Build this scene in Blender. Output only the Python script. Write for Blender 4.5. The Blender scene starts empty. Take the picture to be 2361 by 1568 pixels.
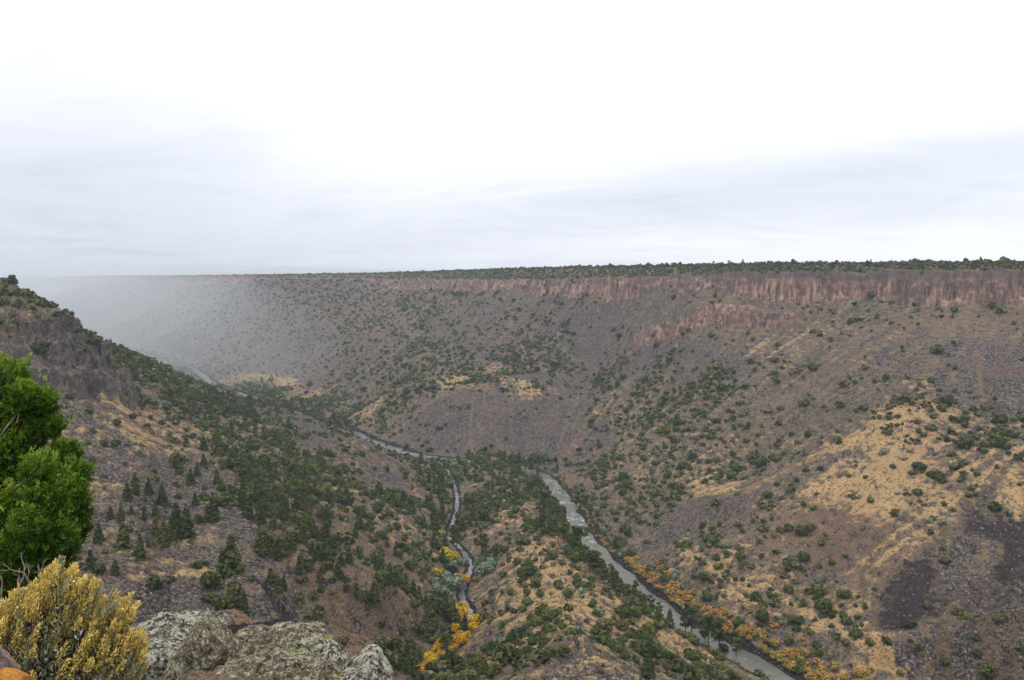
import bpy, bmesh, math, random, time
import numpy as np
from mathutils import Vector, Matrix
T0 = time.time()
sc = bpy.context.scene
C = sc.collection
R = math.radians

# ------------------------------------------------------------------ camera
CAMZ = 240.0
PITCH = 4.6
FPX = 1817.0            # focal length in units of the 2361 px wide photograph
cam_d = bpy.data.cameras.new('camera')
cam_d.sensor_width = 36.0
cam_d.lens = 36.0 * FPX / 2361.0
cam_d.clip_start = 0.1
cam_d.clip_end = 60000
cam = bpy.data.objects.new('camera', cam_d)
cam.location = (0, 0, CAMZ)
cam.rotation_euler = (R(90 - PITCH), 0, 0)
C.objects.link(cam)
sc.camera = cam

# ------------------------------------------------------------------ sky and sun (overcast)
SUN_EL, SUN_AZ = 58.0, 205.0
world = bpy.data.worlds.new('World')
sc.world = world
world.use_nodes = True
wt = world.node_tree
for n in list(wt.nodes): wt.nodes.remove(n)
def wn(t, **k):
    n = wt.nodes.new(t)
    for a, b in k.items(): setattr(n, a, b)
    return n
sky = wn('ShaderNodeTexSky', sky_type='NISHITA')
sky.sun_disc = False
sky.sun_elevation = R(SUN_EL)
sky.sun_rotation = R(SUN_AZ)
bg_sky = wn('ShaderNodeBackground'); bg_sky.inputs[1].default_value = 0.1
wt.links.new(sky.outputs[0], bg_sky.inputs[0])
tc = wn('ShaderNodeTexCoord')
sep = wn('ShaderNodeSeparateXYZ'); wt.links.new(tc.outputs['Generated'], sep.inputs[0])
# the cloud deck: project the view direction on a flat layer so the cloud bands flatten towards the horizon
def wmath(op, a, b=None, c=None, clamp=False):
    n = wn('ShaderNodeMath', operation=op); n.use_clamp = clamp
    for i, v in enumerate((a, b, c)):
        if v is None: continue
        if isinstance(v, (int, float)): n.inputs[i].default_value = v
        else: wt.links.new(v, n.inputs[i])
    return n.outputs[0]
X, Y_, Z = sep.outputs
zc = wmath('ADD', wmath('MAXIMUM', Z, 0.0), 0.10)
px = wmath('DIVIDE', X, zc); py = wmath('DIVIDE', Y_, zc)
comb = wn('ShaderNodeCombineXYZ'); wt.links.new(px, comb.inputs[0]); wt.links.new(py, comb.inputs[1])
def wnoise(scale, detail, rough, off, dist=0.0, sx=1.0):
    mp = wn('ShaderNodeMapping'); mp.inputs['Location'].default_value = off
    mp.inputs['Scale'].default_value = (sx, 1, 1)
    wt.links.new(comb.outputs[0], mp.inputs[0])
    n = wn('ShaderNodeTexNoise'); n.inputs['Scale'].default_value = scale
    n.inputs['Detail'].default_value = detail; n.inputs['Roughness'].default_value = rough
    n.inputs['Distortion'].default_value = dist
    wt.links.new(mp.outputs[0], n.inputs['Vector'])
    return n.outputs[0]
n1 = wnoise(0.34, 4, 0.5, (1.7, 4.1, 0), 0.3, 0.8)
n2 = wnoise(0.9, 6, 0.6, (7.3, 2.2, 0), 0.5, 0.8)
az = wmath('ARCTAN2', X, Y_)                       # 0 ahead, positive to the right
def wgauss(val, mu, sig):
    d = wmath('DIVIDE', wmath('SUBTRACT', val, mu), sig)
    return wmath('EXPONENT', wmath('MULTIPLY', wmath('MULTIPLY', d, d), -0.5))
# a darker cloud band low on the right, rising to the right, a bluish thin patch on the left, brighter gap under the band
bandc = wmath('ADD', wmath('MULTIPLY', az, 0.13), 0.062)
zw = wmath('ADD', Z, wmath('MULTIPLY', wmath('SUBTRACT', n1, 0.5), 0.10))
band = wmath('MULTIPLY', wgauss(zw, bandc, 0.026), wmath('MULTIPLY_ADD', az, 1.2, 0.62, clamp=True))
band2 = wmath('MULTIPLY', wgauss(zw, 0.10, 0.05), 0.40)
left = wmath('MULTIPLY', wgauss(az, -0.50, 0.17), wgauss(Z, 0.14, 0.09))
low = wgauss(Z, 0.0, 0.05)
lowl = wmath('MULTIPLY', low, wmath('MULTIPLY_ADD', az, -0.9, 0.45, clamp=True))
dark = wmath('ADD', wmath('MULTIPLY', band, 0.30), wmath('MULTIPLY', band2, 0.55))
dark = wmath('ADD', dark, wmath('MULTIPLY', left, 0.35))
dark = wmath('ADD', dark, wmath('MULTIPLY', lowl, 0.5))
dark = wmath('ADD', dark, wmath('MULTIPLY', wgauss(Z, 0.03, 0.06), 0.14))
var = wmath('MULTIPLY', wmath('SUBTRACT', n2, 0.5), 0.75)
dark = wmath('ADD', dark, wmath('MULTIPLY', wmath('ABSOLUTE', var), wmath('MINIMUM', wmath('MULTIPLY', dark, 3.0), 1.0)), clamp=True)
cr = wn('ShaderNodeValToRGB')
cr.color_ramp.elements[0].position = 0.0; cr.color_ramp.elements[0].color = (1.0, 1.0, 1.0, 1)
cr.color_ramp.elements[1].position = 1.0; cr.color_ramp.elements[1].color = (0.50, 0.53, 0.62, 1)
e = cr.color_ramp.elements.new(0.45); e.color = (0.74, 0.765, 0.84, 1)
wt.links.new(dark, cr.inputs[0])
bg_cl = wn('ShaderNodeBackground'); bg_cl.inputs[1].default_value = 1.27
wt.links.new(cr.outputs[0], bg_cl.inputs[0])
mixw = wn('ShaderNodeMixShader'); mixw.inputs[0].default_value = 0.9
wt.links.new(bg_sky.outputs[0], mixw.inputs[1]); wt.links.new(bg_cl.outputs[0], mixw.inputs[2])
wo = wn('ShaderNodeOutputWorld'); wt.links.new(mixw.outputs[0], wo.inputs[0])

sun_d = bpy.data.lights.new('sun', 'SUN')
sun_d.energy = 1.1
sun_d.angle = R(14)
sun_d.color = (1.0, 0.96, 0.90)
sun = bpy.data.objects.new('sun', sun_d)
a_, e_ = R(SUN_AZ), R(SUN_EL)
sdir = Vector((math.sin(a_) * math.cos(e_), math.cos(a_) * math.cos(e_), math.sin(e_)))
sun.rotation_euler = sdir.to_track_quat('Z', 'Y').to_euler()
sun.location = (0, 0, 400)
C.objects.link(sun)

vs = sc.view_settings
sc.display_settings.display_device = 'sRGB'
vs.view_transform = 'Standard'; vs.look = 'None'; vs.gamma = 1; vs.exposure = 0.04
vs.use_curve_mapping = False
sc.cycles.use_denoising = True
sc.cycles.max_bounces = 5
sc.cycles.diffuse_bounces = 2
sc.cycles.glossy_bounces = 2
sc.cycles.transmission_bounces = 2
sc.cycles.transparent_max_bounces = 4
sc.cycles.volume_bounces = 3
sc.cycles.caustics_reflective = False
sc.cycles.caustics_refractive = False

# ------------------------------------------------------------------ geometry of the photograph
CP, SP = math.cos(R(PITCH)), math.sin(R(PITCH))
def ray(u, v):
    """azimuth and slope (drop per metre of horizontal distance) of the ray through a photograph pixel"""
    u = np.asarray(u, float); v = np.asarray(v, float)
    xr = (u - 1180.5) / FPX; yr = (784.0 - v) / FPX
    y = CP + yr * SP; z = -SP + yr * CP
    return np.arctan2(xr, y), -z / np.hypot(xr, y)
def pt(u, v, Y):
    xr = (u - 1180.5) / FPX; yr = (784.0 - v) / FPX
    y = CP + yr * SP; z = -SP + yr * CP
    return (xr / y * Y, Y, CAMZ + z / y * Y)
def ptz(u, v, z0):
    xr = (u - 1180.5) / FPX; yr = (784.0 - v) / FPX
    y = CP + yr * SP; z = -SP + yr * CP
    Y = (z0 - CAMZ) / z * y
    return (xr / y * Y, Y, z0)
def smooth(x, a=0.0, b=1.0):
    t = np.clip((x - a) / (b - a), 0, 1)
    return t * t * (3 - 2 * t)

# ------------------------------------------------------------------ noise
def _h(ix, iy, seed):
    h = (ix.astype(np.int64) * 374761393 + iy.astype(np.int64) * 668265263 + seed * 1442695041) & 0xffffffff
    h = ((h ^ (h >> 13)) * 1274126177) & 0xffffffff
    h = h ^ (h >> 16)
    return h
def gnoise(x, y, seed=0):
    ix = np.floor(x); iy = np.floor(y)
    fx = (x - ix); fy = (y - iy)
    ix = ix.astype(np.int64); iy = iy.astype(np.int64)
    ux = fx * fx * fx * (fx * (fx * 6 - 15) + 10); uy = fy * fy * fy * (fy * (fy * 6 - 15) + 10)
    def g(a, b, dx, dy):
        h = _h(a, b, seed) & 0xffff
        t = h * (2 * np.pi / 65536.0)
        return np.cos(t) * dx + np.sin(t) * dy
    n00 = g(ix, iy, fx, fy); n10 = g(ix + 1, iy, fx - 1, fy)
    n01 = g(ix, iy + 1, fx, fy - 1); n11 = g(ix + 1, iy + 1, fx - 1, fy - 1)
    a = n00 + ux * (n10 - n00); b = n01 + ux * (n11 - n01)
    return (a + uy * (b - a)) * 1.5
def vnoise(x, y, seed=0):
    ix = np.floor(x).astype(np.int64); iy = np.floor(y).astype(np.int64)
    fx = x - ix; fy = y - iy
    ux = fx * fx * (3 - 2 * fx); uy = fy * fy * (3 - 2 * fy)
    f = lambda a, b: _h(a, b, seed) / 4294967295.0
    a = f(ix, iy) * (1 - ux) + f(ix + 1, iy) * ux
    b = f(ix, iy + 1) * (1 - ux) + f(ix + 1, iy + 1) * ux
    return a * (1 - uy) + b * uy
def fbm(x, y, scale, octs, seed=0, rough=0.5):
    s = np.zeros_like(x); a = 1.0; f = 1.0 / scale; t = 0
    for o in range(octs):
        s += a * gnoise(x * f + 13.7 * o, y * f - 7.1 * o, seed + o * 17); t += a
        a *= rough; f *= 2.03
    return s / t
def ridged(x, y, scale, octs, seed=0):
    s = np.zeros_like(x); a = 1.0; f = 1.0 / scale; t = 0
    for o in range(octs):
        s += a * (1 - 2 * np.abs(gnoise(x * f + 3.7 * o, y * f, seed + o * 31))); t += a
        a *= 0.5; f *= 2.1
    return s / t

# ------------------------------------------------------------------ rivers (centre lines from the photograph, z is known)
RIO = [ptz(2350, 1790, 6), ptz(2120, 1700, 5), ptz(1950, 1635, 5), ptz(1800, 1568, 4), ptz(1690, 1502, 4), ptz(1555, 1425, 3.5), ptz(1440, 1335, 3), ptz(1345, 1235, 2.5),
       ptz(1305, 1160, 2), ptz(1258, 1103, 1.5), ptz(1200, 1078, 1), ptz(1100, 1065, .6), ptz(1000, 1056, .3), ptz(940, 1045, 0), ptz(850, 1015, -.5),
       ptz(790, 988, -1), ptz(640, 936, -1.5), ptz(500, 889, -2), ptz(462, 862, -2.5), ptz(430, 845, -3), ptz(330, 815, -4), ptz(200, 780, -5), ptz(60, 750, -6), ptz(-200, 730, -7)]
RED = [ptz(760, 1700, 17), ptz(880, 1615, 15), ptz(960, 1580, 14), ptz(1000, 1530, 13), ptz(1040, 1480, 12), ptz(1062, 1445, 11), ptz(1084, 1415, 10.5), ptz(1066, 1380, 10), ptz(1070, 1350, 9.4), ptz(1086, 1305, 8.8),
       ptz(1062, 1265, 8.2), ptz(1035, 1235, 7.7), ptz(1050, 1190, 6.4), ptz(1054, 1150, 5.2), ptz(1047, 1117, 4), ptz(1035, 1090, 2.2), ptz(1010, 1062, .6)]
def resample(P, step):
    P = np.array(P, float)
    # Catmull-Rom
    out = []
    Q = np.vstack([2 * P[0] - P[1], P, 2 * P[-1] - P[-2]])
    for i in range(1, len(Q) - 2):
        n = max(2, int(np.linalg.norm(Q[i + 1] - Q[i]) / step))
        for k in range(n):
            t = k / n
            out.append(0.5 * ((2 * Q[i]) + (-Q[i - 1] + Q[i + 1]) * t + (2 * Q[i - 1] - 5 * Q[i] + 4 * Q[i + 1] - Q[i + 2]) * t * t + (-Q[i - 1] + 3 * Q[i] - 3 * Q[i + 1] + Q[i + 2]) * t ** 3))
    out.append(Q[-2]); return np.array(out)
RIO_S = resample(RIO, 12.0); RED_S = resample(RED, 6.0)

def seg_dist(x, y, P, signed=False):
    """distance to a polyline, with the parameter (index) of the nearest place; sign: + on the left of the direction"""
    best = np.full(x.shape, 1e18); par = np.zeros(x.shape); sg = np.ones(x.shape)
    for i in range(len(P) - 1):
        ax, ay = P[i][0], P[i][1]; dx, dy = P[i + 1][0] - ax, P[i + 1][1] - ay
        L = dx * dx + dy * dy
        t = np.clip(((x - ax) * dx + (y - ay) * dy) / L, 0, 1)
        ex = x - ax - t * dx; ey = y - ay - t * dy
        d = ex * ex + ey * ey
        m = d < best
        best = np.where(m, d, best); par = np.where(m, i + t, par)
        if signed: sg = np.where(m, np.sign(dx * ey - dy * ex), sg)
    return np.sqrt(best) * sg, par

# ------------------------------------------------------------------ control points of the smooth land surface (u, v, forward distance)
CTRL = [
 # right side, Rio bank, terrace, benches, slope to the cliff foot
 (1600,1290,590),(1850,1380,520),(2060,1500,430),(1700,1430,500),(1950,1568,400),(2200,1568,380),(2361,1568,360),(2700,1568,330),
 (1560,1370,560),(1450,1270,670),(1400,1180,770),(1350,1110,880),
 (2000,1250,545),(1850,1200,600),(1900,1300,550),(2120,1350,480),(2250,1420,440),(2361,1420,425),(2361,1200,520),(2200,1200,525),
 (2000,1130,600),(2150,1100,590),(2300,1100,560),(2600,1200,480),(2600,1000,560),
 (1900,1130,625),(1800,1130,650),(1700,1170,660),(1600,1180,680),(1500,1220,700),(1650,1130,720),(1500,1110,820),(1400,1080,900),(1550,1060,830),
 (2000,1040,650),(2020,960,690),(2150,930,700),(2300,950,690),(1900,1000,735),(1800,1040,770),(1700,1050,800),(1650,1000,860),
 (1900,900,835),(2050,850,800),(2250,850,760),(2361,850,740),(2250,760,850),(2050,750,905),(2361,740,840),(2700,850,650),
 (1800,850,930),(1650,880,965),(1700,800,1040),(1850,790,985),(1900,740,1030),(1500,900,1080),(1500,980,970),(1450,1030,950),
 (1600,780,1110),(1500,800,1190),(1450,740,1300),(1650,720,1120),(1800,710,1090),(1300,750,1440),(1350,850,1290),
 (2361,710,880),(2100,705,985),(1900,700,1065),(1700,688,1135),(1500,683,1290),(1350,680,1435),(1200,678,1585),(1050,675,1830),
 # the steep talus face over the confluence and its top
 (1200,1045,1068),(1000,1040,1065),(1350,1050,1040),(1100,950,1130),(1250,950,1140),(980,980,1120),
 (1050,905,1180),(1150,893,1190),(1280,895,1190),(1400,925,1120),(1200,875,1240),(1320,860,1270),(1080,878,1260),(1000,870,1330),(1250,855,1300),(1400,870,1230),
 (1180,835,1330),(1050,820,1400),(1200,780,1430),(950,830,1430),(930,920,1240),(880,960,1230),(900,900,1300),
 (1000,740,1680),(850,760,1780),(900,850,1480),(850,940,1330),(800,915,1480),(750,900,1620),(700,880,1750),(600,872,1760),(560,857,1850),(650,858,1900),(800,850,1650),
 (700,920,1440),(820,965,1260),(600,905,1640),
 (700,760,2000),(700,680,2280),(850,685,2120),(500,820,2080),(550,760,2250),(450,825,2150),(450,740,2600),(350,790,2500),(400,690,3050),(550,680,2650),
 (250,765,3050),(230,742,3180),(200,700,3500),(150,700,3650),(120,690,4000),(60,700,4300),(0,700,5000),(-200,690,6500),
 # peninsula between the two rivers
 (1190,1110,835),(1190,1180,700),(1232,1270,570),(1300,1380,465),(1350,1450,402),(1120,1090,900),(1100,1065,985),(1240,1130,800),
 (1300,1230,640),(1390,1310,560),(1500,1420,480),(1570,1475,446),(1650,1535,410),(1735,1564,424),(1800,1610,405),(1480,1480,425),(1250,1180,725),
 (1130,1150,775),(1130,1300,590),(1130,1380,520),(1130,1440,462),(1200,1400,470),(1250,1460,405),(1180,1500,385),(1080,1540,400),(1130,1540,372),(1030,1555,405),
 (1340,1470,330),(1325,1568,262),(1330,1520,295),(1240,1530,320),(1420,1520,330),(1500,1560,345),(1430,1470,415),(1600,1560,370),(1250,1650,250),(1400,1650,250),
 # left of the Red River
 (960,1540,408),(900,1500,402),(950,1450,440),(1010,1440,480),(850,1500,350),(750,1470,320),(700,1600,250),(900,1620,290),(600,1420,312),
 (1000,1350,545),(900,1350,480),(900,1280,540),(1000,1270,620),(950,1200,640),(1000,1180,720),(850,1200,590),
 (800,1200,560),(700,1300,430),(800,1350,430),(700,1200,520),(600,1200,470),(650,1100,650),(550,1100,600),(750,1060,770),
 (830,1020,860),(880,1055,870),(950,1087,880),(1005,1118,862),(880,1120,790),(780,1000,900),(720,1010,880),(700,975,950),(640,965,980),(600,1000,860),(500,1000,780),
 (700,950,1190),(640,936,1250),(590,928,1330),(765,978,1120),(800,1000,1060),(900,1062,980),
 (680,1380,372),(740,1410,362),(650,1440,330),(600,1330,365),(550,1330,356),(400,1380,322),(300,1330,342),(430,1310,365),(400,1250,412),(400,1150,480),(250,1250,390),(250,1150,440),(300,1550,250),(100,1400,300),(500,1500,270),
 (450,1070,590),(350,1000,620),(250,1000,575),(130,1000,540),(300,940,660),(400,960,730),(500,940,880),(450,920,930),(50,1100,470),(-150,1100,440),
 (100,897,598),(250,915,640),(-50,900,580),(-250,900,540),
 # the slope behind the left spur, down to the river
 (240,812,800),(300,822,890),(350,846,945),(400,868,1025),(435,888,1150),(470,906,1300),(320,872,815),(400,890,900),(500,936,1160),(500,908,1500),(540,932,1330),
]
# places that no sight line reaches (x, y, z), so that the land goes on sensibly
HID = [(-560,1150,120),(-640,1400,88),(-900,1900,50),(-420,820,160),(-520,950,140),(-700,1500,80),
       (-1700,2850,40),(-2500,3900,30),(-1100,2150,20),(-1500,2500,15),(-3500,5300,20),
       (0,60,205),(60,60,200),(-60,60,208),(0,120,165),(90,120,150),(-90,120,165),(0,180,130),(120,180,105),(-130,190,130),(40,25,226),(-30,25,228),
       (-200,60,205),(200,60,180),(300,150,90),(-350,200,190),(-330,330,160),(400,280,45),(520,300,60),(620,420,110)]
pts = [pt(*c) for c in CTRL] + HID
pts += [tuple(p) for p in RIO] + [tuple(p) for p in RED]
P = np.array(pts)
def lp(x, y):
    return np.arctan2(x, y), 0.5 * np.log(x * x + y * y)
A, L = lp(P[:, 0], P[:, 1])
def tps_fit(A, L, V, lam):
    n = len(A)
    d2 = (A[:, None] - A[None]) ** 2 + (L[:, None] - L[None]) ** 2
    K = 0.5 * d2 * np.log(d2 + 1e-12) + lam * np.eye(n)
    Q = np.column_stack([np.ones(n), A, L])
    M = np.zeros((n + 3, n + 3)); M[:n, :n] = K; M[:n, n:] = Q; M[n:, :n] = Q.T
    return np.linalg.solve(M, np.concatenate([V, np.zeros(3)]))
def tps_eval(w, A, L, a, l):
    out = w[-3] + w[-2] * a + w[-1] * l
    for i in range(len(A)):
        d2 = (a - A[i]) ** 2 + (l - L[i]) ** 2
        out += w[i] * 0.5 * d2 * np.log(d2 + 1e-12)
    return out
W = tps_fit(A, L, P[:, 2], 2e-4)
GA = np.linspace(-1.0, 1.0, 401); GL = np.linspace(math.log(15), math.log(9000), 421)
TG = tps_eval(W, A, L, GA[:, None] + 0 * GL[None], GL[None] + 0 * GA[:, None])
TG = np.clip(TG, -12, 236)
def bil(G, a, l, wrap=False):
    fa = np.clip((a - GA[0]) / (GA[1] - GA[0]), 0, len(GA) - 1.001); fl = np.clip((l - GL[0]) / (GL[1] - GL[0]), 0, len(GL) - 1.001)
    ia = fa.astype(int); il = fl.astype(int); ta = fa - ia; tl = fl - il
    return (G[ia, il] * (1 - ta) + G[ia + 1, il] * ta) * (1 - tl) + (G[ia, il + 1] * (1 - ta) + G[ia + 1, il + 1] * ta) * tl

# rims and cliff lines
def rimxy(L_): return [((u - 1180.5) / FPX / CP * Y, Y) for u, Y in L_]
RIMW = rimxy([(3900, 560), (3100, 700), (2700, 780), (2450, 860), (2361, 893), (2250, 925), (2100, 985), (2000, 1042), (1900, 1068), (1800, 1096), (1700, 1143), (1600, 1225), (1500, 1310),
              (1400, 1390), (1350, 1455), (1200, 1605), (1050, 1855), (900, 2150), (800, 2400), (600, 2800), (400, 3350), (200, 4150), (60, 5400), (-100, 9000)])
capU = np.array([0, 200, 400, 600, 900, 1050, 1200, 1500, 1700, 2000, 2361, 2700.])
capZ = np.array([232, 233, 233, 233, 231, 230, 230, 238, 241, 243, 243, 243.])
topZ = np.array([239, 240, 241, 244, 249, 253, 256, 258, 258, 257, 256, 255.])
EAST = [(-900, 420), (-520, 500), (-420, 560), (-357, 606), (-330, 645), (-338, 690), (-372, 718), (-420, 735), (-480, 760), (-580, 880), (-800, 1200), (-1200, 1800), (-1700, 2500), (-3100, 4300), (-7000, 8000)]
CL2 = rimxy([(1420, 1290), (1480, 1215), (1560, 1150), (1650, 1105), (1740, 1068), (1810, 1040), (1880, 1015)])

def land(x, y, detail=True):
    a, l = lp(x, y)
    r = np.exp(l)
    T = bil(TG, a, l)
    wp = fbm(x, y, 90, 3, 5) if detail else 0
    # the rim lines, indented by buttresses and gullies
    sw, pw = seg_dist(x, y, RIMW, True)
    sw = -sw                                     # + beyond the west rim
    se, pe = seg_dist(x, y, EAST, True)          # + behind the east rim
    u = 1180.5 + np.tan(np.clip(a, -1.2, 1.2)) * FPX * CP
    cap = np.interp(u, capU, capZ); top = np.interp(u, capU, topZ)
    if detail:
        but = ridged(x, y, 42, 3, 11) * 7 + fbm(x, y, 120, 2, 3) * 16 + np.abs(gnoise(x / 9, y / 9, 8)) * 5
        lay = 1.0
    else:
        but = fbm(x, y, 120, 2, 3) * 16 + 3; lay = 0
    s1 = sw + but
    T2 = np.minimum(T, cap - 6)
    k = smooth(s1, -2, 13)
    ca = cap + (top - cap) * smooth(s1, 8, 95)
    Hh = T2 + (ca - T2) * k
    # the lower cliff band
    s2, p2 = seg_dist(x, y, CL2, True)
    if detail: s2 = s2 + ridged(x, y, 25, 3, 21) * 5
    win = smooth(p2, 0.05, 1.2) * (1 - smooth(p2, 4.8, 5.95))
    Hh = Hh + win * 19 * smooth(s2, -3, 9) * np.exp(-np.maximum(s2, 0) / 38.0) * (1 - k)
    # east wall spur
    if detail: s3 = se + ridged(x, y, 34, 4, 41) * 9 + fbm(x, y, 70, 2, 43) * 9 + np.abs(gnoise(x / 8, y / 8, 9)) * 6
    else: s3 = se + 3
    kr = smooth(pe, 0, 2.2) * (1 - smooth(pe, 7.0, 7.6))
    st_ = s3 + (fbm(x, y, 16, 3, 47) * 9 if detail else 0)
    k3 = .30 * smooth(st_, -8, 4) + .34 * smooth(st_, 12, 22) + .36 * smooth(st_, 31, 44)
    ce = 203 + 40 * smooth(s3, 20, 105)
    He = T + (ce - T) * k3
    far = smooth(pe, 7.6, 9.0)                   # further off the rim is a plain slope
    He2 = T + (240 - T) * smooth(se, -60, 60)
    He = He * (1 - far) + He2 * far
    ea = (se > -90) & (a < 0)
    Hh = np.where(ea, np.maximum(Hh, He) * 1.0, Hh)
    cliff = np.maximum(smooth(s1, -6, 1) * (1 - smooth(s1, 14, 24)), win * smooth(s2, -5, 0) * (1 - smooth(s2, 10, 22)))
    cliffe = np.where(ea, smooth(s3, -11, -3) * (1 - smooth(s3, 32, 42)) * (1 - far), 0)
    plate = np.maximum(smooth(s1, 10, 30), np.where(ea, smooth(s3, 32, 44), 0))
    return Hh, cliff, cliffe, plate, T

def river_xy(x, y, Pl):
    m = (x > Pl[:, 0].min() - 150) & (x < Pl[:, 0].max() + 150) & (y > Pl[:, 1].min() - 150) & (y < Pl[:, 1].max() + 150)
    d = np.full(x.shape, 1e4); z = np.zeros(x.shape)
    if m.any():
        dd, pp = seg_dist(x[m], y[m], Pl)
        d[m] = dd; z[m] = np.interp(pp, np.arange(len(Pl)), Pl[:, 2])
    return d, z
RIO_W, RED_W = 8.8, 2.0

def near_ledge(x, y, H):
    """the rim rock under the photographer's feet: a ledge that runs out further on the left, then the drop"""
    r = np.hypot(x, y)
    edge = np.interp(np.arctan2(x, y), [-3.2, -1.6, -1.0, -0.6, -0.50, -0.42, -0.25, -0.17, -0.1, 0.05, 0.3, 1.0, 1.6, 3.2], [400, 60, 14, 7.5, 6.0, 4.4, 3.9, 3.2, 2.0, 1.7, 1.7, 2.2, 40, 400])
    edge = edge * (1 + 0.06 * np.sin(np.arctan2(x, y) * 23))
    s = r - edge
    ledge = 238.35 + 0.10 * gnoise(x / 1.3, y / 1.3, 77) + 0.05 * gnoise(x / .4, y / .4, 78) - np.clip(r - 2.2, 0, 12) * 0.20 * (np.abs(np.arctan2(x, y)) < 1.3)
    ledge = np.where(r > 20, 238.3 + 0 * r, ledge)
    k = smooth(s, 0, np.maximum(1.4, 0.35 * edge))
    drop = 238 - 9 * smooth(s, 0, 3) - np.maximum(s, 0) * 0.62
    Hn = ledge * (1 - k) + np.minimum(drop, 238) * k
    w = smooth(r, 22, 60)
    Hn = Hn * (1 - w) + np.minimum(H, np.maximum(drop, H * 0 + 20)) * w
    return np.where(r < 60, Hn, H), s

def height(x, y, detail=True, full=False):
    H, cl, cle, pl, T = land(x, y, detail)
    a, l = lp(x, y); r = np.exp(l)
    dr, zr = river_xy(x, y, RIO_S); dd, zd = river_xy(x, y, RED_S)
    if detail:
        fl = np.clip(np.minimum(dr - 16, dd - 8) / 30, 0, 1) * (1 - 0.9 * pl)
        H = H + fl * (fbm(x, y, 70, 4, 101) * 5.0 + ridged(x, y, 34, 3, 131) * 1.3 + fbm(x, y, 9, 3, 171, .6) * 1.1) * smooth(r, 60, 200)
        H = H + pl * fbm(x, y, 60, 3, 201) * 1.5
        cc = np.maximum(cl, cle)
        H = H + cl * (gnoise(x / 3.1, y / 3.1, 7) * 3.0 + ridged(x, y, 14, 3, 17) * 5.0) + cle * (fbm(x, y, 12, 4, 27, .65) * 7.0 + gnoise(x / 2.6, y / 2.6, 7) * 1.2)
        H = H + cc * np.sin(H * (2 * np.pi / 11.0) + fbm(x, y, 40, 2, 28) * 5) * 1.9
    # banks
    wr = RIO_W + (gnoise(x / 22, y / 22, 301) * 4 if detail else 0)
    bank = zr + np.maximum(dr - wr, 0) * 0.55 + 0.25
    H = np.where(dr < 60, np.where(dr < wr, zr - 1.6 + 1.9 * smooth(dr, wr - 4, wr), np.minimum(np.maximum(H, zr + 0.4), bank + np.maximum(dr - 34, 0) * 1.6)), H)
    wd = RED_W + (gnoise(x / 9, y / 9, 302) * 1.5 if detail else 0)
    bank = zd + np.maximum(dd - wd, 0) * 0.6 + 0.2
    H = np.where((dd < 34) & (dr > wr), np.where(dd < wd, zd - 0.9 + 1.1 * smooth(dd, wd - 2, wd), np.minimum(np.maximum(H, zd + 0.3), bank + np.maximum(dd - 16, 0) * 1.7)), H)
    # behind the photographer the mesa goes on
    ab = np.abs(a)
    H = H + (238.3 - H) * smooth(ab, 0.95, 1.5) * smooth(r, 20, 60)
    H, s = near_ledge(x, y, H)
    if full: return H, cl, cle, pl, dr, dd, T
    return H

# ------------------------------------------------------------------ polar lattice of the land, its visibility, and sight-line casting
NA, NR = 360, 1500
CA = np.linspace(-0.80, 0.80, NA); CL_ = np.linspace(math.log(20), math.log(15000), NR)
xa = np.sin(CA)[:, None] * np.exp(CL_)[None]; ya = np.cos(CA)[:, None] * np.exp(CL_)[None]
HC = height(xa, ya, False)
SL = (CAMZ - HC) / np.exp(CL_)[None]            # slope down to each place: visible when it is below every earlier one
VIS = np.minimum.accumulate(np.hstack([np.full((NA, 1), 9.0), SL]), axis=1)[:, :-1]
def cast(u, v):
    a, s = ray(u, v)
    ia = int(round((a - CA[0]) / (CA[1] - CA[0]))); ia = min(max(ia, 0), NA - 1)
    hit = np.nonzero(SL[ia, 150:] <= s)[0]
    if len(hit) == 0: return None
    r = math.exp(CL_[hit[0] + 150])
    return (math.sin(a) * r, math.cos(a) * r, r)
print('lattice', round(time.time() - T0, 1))
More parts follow.
